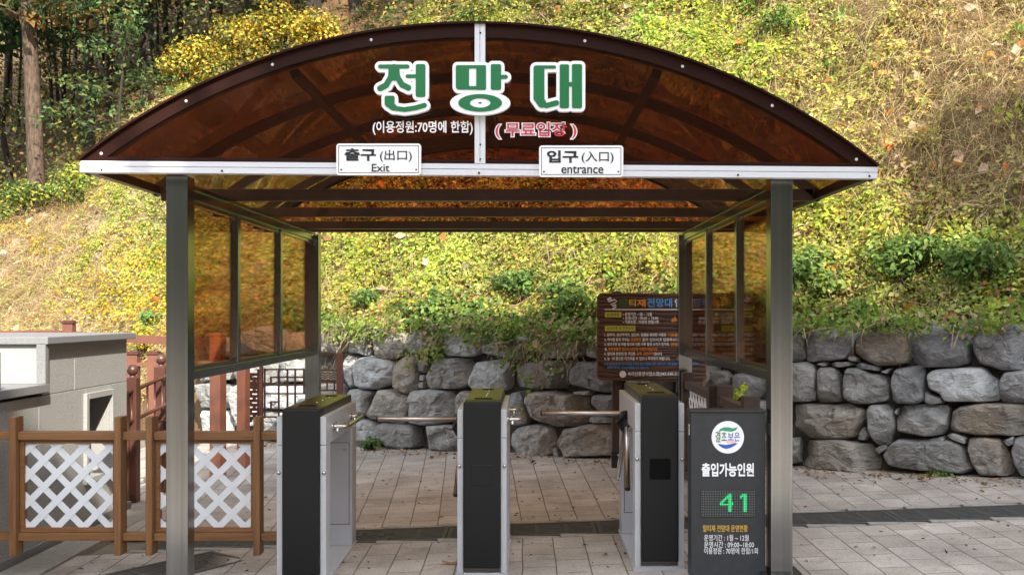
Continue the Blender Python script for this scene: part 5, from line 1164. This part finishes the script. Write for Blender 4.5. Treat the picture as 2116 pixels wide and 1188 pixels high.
# oak leaf on the paving
p = W(932, 1163, 6.3); zg = ground_z(p.x, 6.3); a = np.linspace(0, 2 * math.pi, 28, endpoint=False); bm = bmesh.new()
v = [bm.verts.new((p.x + .055 * math.cos(t) * (1 + .16 * math.cos(7 * t)), 6.3 + .028 * math.sin(t) * (1 + .16 * math.cos(7 * t)), zg + .012 + .008 * math.cos(2 * t))) for t in a]; c = bm.verts.new((p.x, 6.3, zg + .009))
for i in range(28): bm.faces.new((v[i], v[(i + 1) % 28], c))
tag(obj('fallen_leaf', bm, mat('brown_leaf', (.26, .13, .06), .8)), 'curled brown fallen leaf on the paving by the middle turnstile', 'leaf')
p = W(1508, 838, 7.9); t = thing('weed_sprig', 'bright yellow-green weed sprig leaning out beside the dark side fence', 'weed', (p.x, 7.9, ground_z(p.x, 7.9))); g = Vector((p.x - .06, 7.9, ground_z(p.x, 7.9))); q1, q2 = W(1514, 822, 7.9), W(1539, 797, 7.9)
obj('stem', tube(bmesh.new(), [g, q1, q2], .004, 5), M['swoosh'], t); a = rng.uniform(size=70); P = np.array(q1) + (np.array(q2) - np.array(q1)) * a[:, None] + rng.normal(size=(70, 3)) * .012
leaf_obj('leaves', P, unit(rng.normal(size=(70, 3)) + [0, -.6, .6]), rng.uniform(.02, .045, 70), vary((.50, .58, .05), 70), M['leaf'], t, aspect=.7)
for px_, Y_, lab in ((766, 11.45, 'small weed at the foot of the stone wall beside the left lane'), (1945, 8.62, 'flat weed at the foot of the stone wall near the right edge')):
    x_ = (px_ - 1095) * Y_ / F; shrub('small_weed', lab, 'weed', (x_, Y_, ground_z(x_, Y_)), .13, .08, .09 if px_ < 900 else .03, 160, [(.10, .2, .05), (.2, .3, .07)], .045)
# stray debris on the paving
n = 520; x = rng.uniform(-3, 5, n); y = rng.uniform(6, 10, n) ; k = y < 10.2 - .55 * x; x, y = x[k], y[k]; n = len(x); P = np.stack([x, y, ground_z(x, y) + .006], -1)
tag(leaf_obj('leaf_litter', P, unit(NW + rng.normal(size=(n, 3)) * .25), rng.uniform(.012, .045, n), vary((.12, .075, .045), n, .3), M['straw']), kind='stuff')

n = 620; xx = rng.uniform(-3.6, 4.3, n); off_ = np.abs(rng.normal(size=n)) * .16 + .12; yy = 10.59 - .6 * xx - off_ * 1.2; P = np.stack([xx, yy, ground_z(xx, yy) + .008 + rng.uniform(0, .02, n)], -1)
tag(leaf_obj('wall_foot_litter', P, unit(NW + rng.normal(size=(n, 3)) * .4), rng.uniform(.02, .07, n), vary(np.where((rng.uniform(size=n) < .5)[:, None], (.20, .12, .06), (.34, .22, .12)), n, .3), M['straw']), kind='stuff')
# ------------------------------------------------------------------ unseen trees added behind the viewpoint, crowns shaped to shade the square
for tx, x0, x1, z0, z1, nn, lab in ((2.8, .8, 4.5, 8.4, 11.3, 3600, 'lower crown'), (6.2, 4.5, 8.1, 8.2, 14.3, 6500, 'highest crown'), (10.0, 7.9, 12.2, 8.0, 13.7, 6800, 'broad right-hand crown')):
    t = thing('added_shade_tree', 'unseen tree added behind the viewpoint with ' + lab + ' shading the square', 'tree', (tx, -6, 0), 'added shade trees behind the viewpoint')
    bm, tips, _ = trunk_mesh(z1 - 1.2, .2, .06, (0, 0), int(tx * 10), 12, .65, 1.5); bm.transform(Matrix.Translation((tx, -6, 0))); obj('trunk', bm, M['bark'], t)
    q_ = rng.uniform(size=(nn, 3)); e_ = .25 * fbm2(q_[:, 0] * 4, q_[:, 2] * 4, 1.5, int(tx)); P = np.stack([x0 + (x1 - x0) * q_[:, 0] + e_, -7.4 + 2.8 * q_[:, 1], z0 + ((z1 if tx > 3 else 10.9) - z0) * q_[:, 2] + e_], -1)
    if tx < 3: P[:, 2] += np.clip(P[:, 0] - 1.9, 0, 3) * .95 * q_[:, 2]
    P[:, 0] += (P[:, 1] + 6) * -.38; P[:, 2] += (P[:, 1] + 6) * -.81      # crown sheared along the sun rays to keep its shadow outline
    if tx > 9:
        q_ = rng.uniform(size=(1100, 3)); X2 = np.stack([9.9 + 3.2 * q_[:, 0], -7.2 + 2.4 * q_[:, 1], 13.4 + 3.2 * q_[:, 2]**1.3], -1); X2[:, 0] += (X2[:, 1] + 6) * -.38; X2[:, 2] += (X2[:, 1] + 6) * -.81; P = np.concatenate([P, X2]); nn = len(P)  # extra sparse leaves added to dapple the slope at right
    leaf_obj('crown', P, unit(rng.normal(size=(nn, 3)) + SUN), rng.uniform(.3, .55, nn), vary(np.array(PINE)[rng.integers(0, 4, nn)], nn), M['leaf'], t)
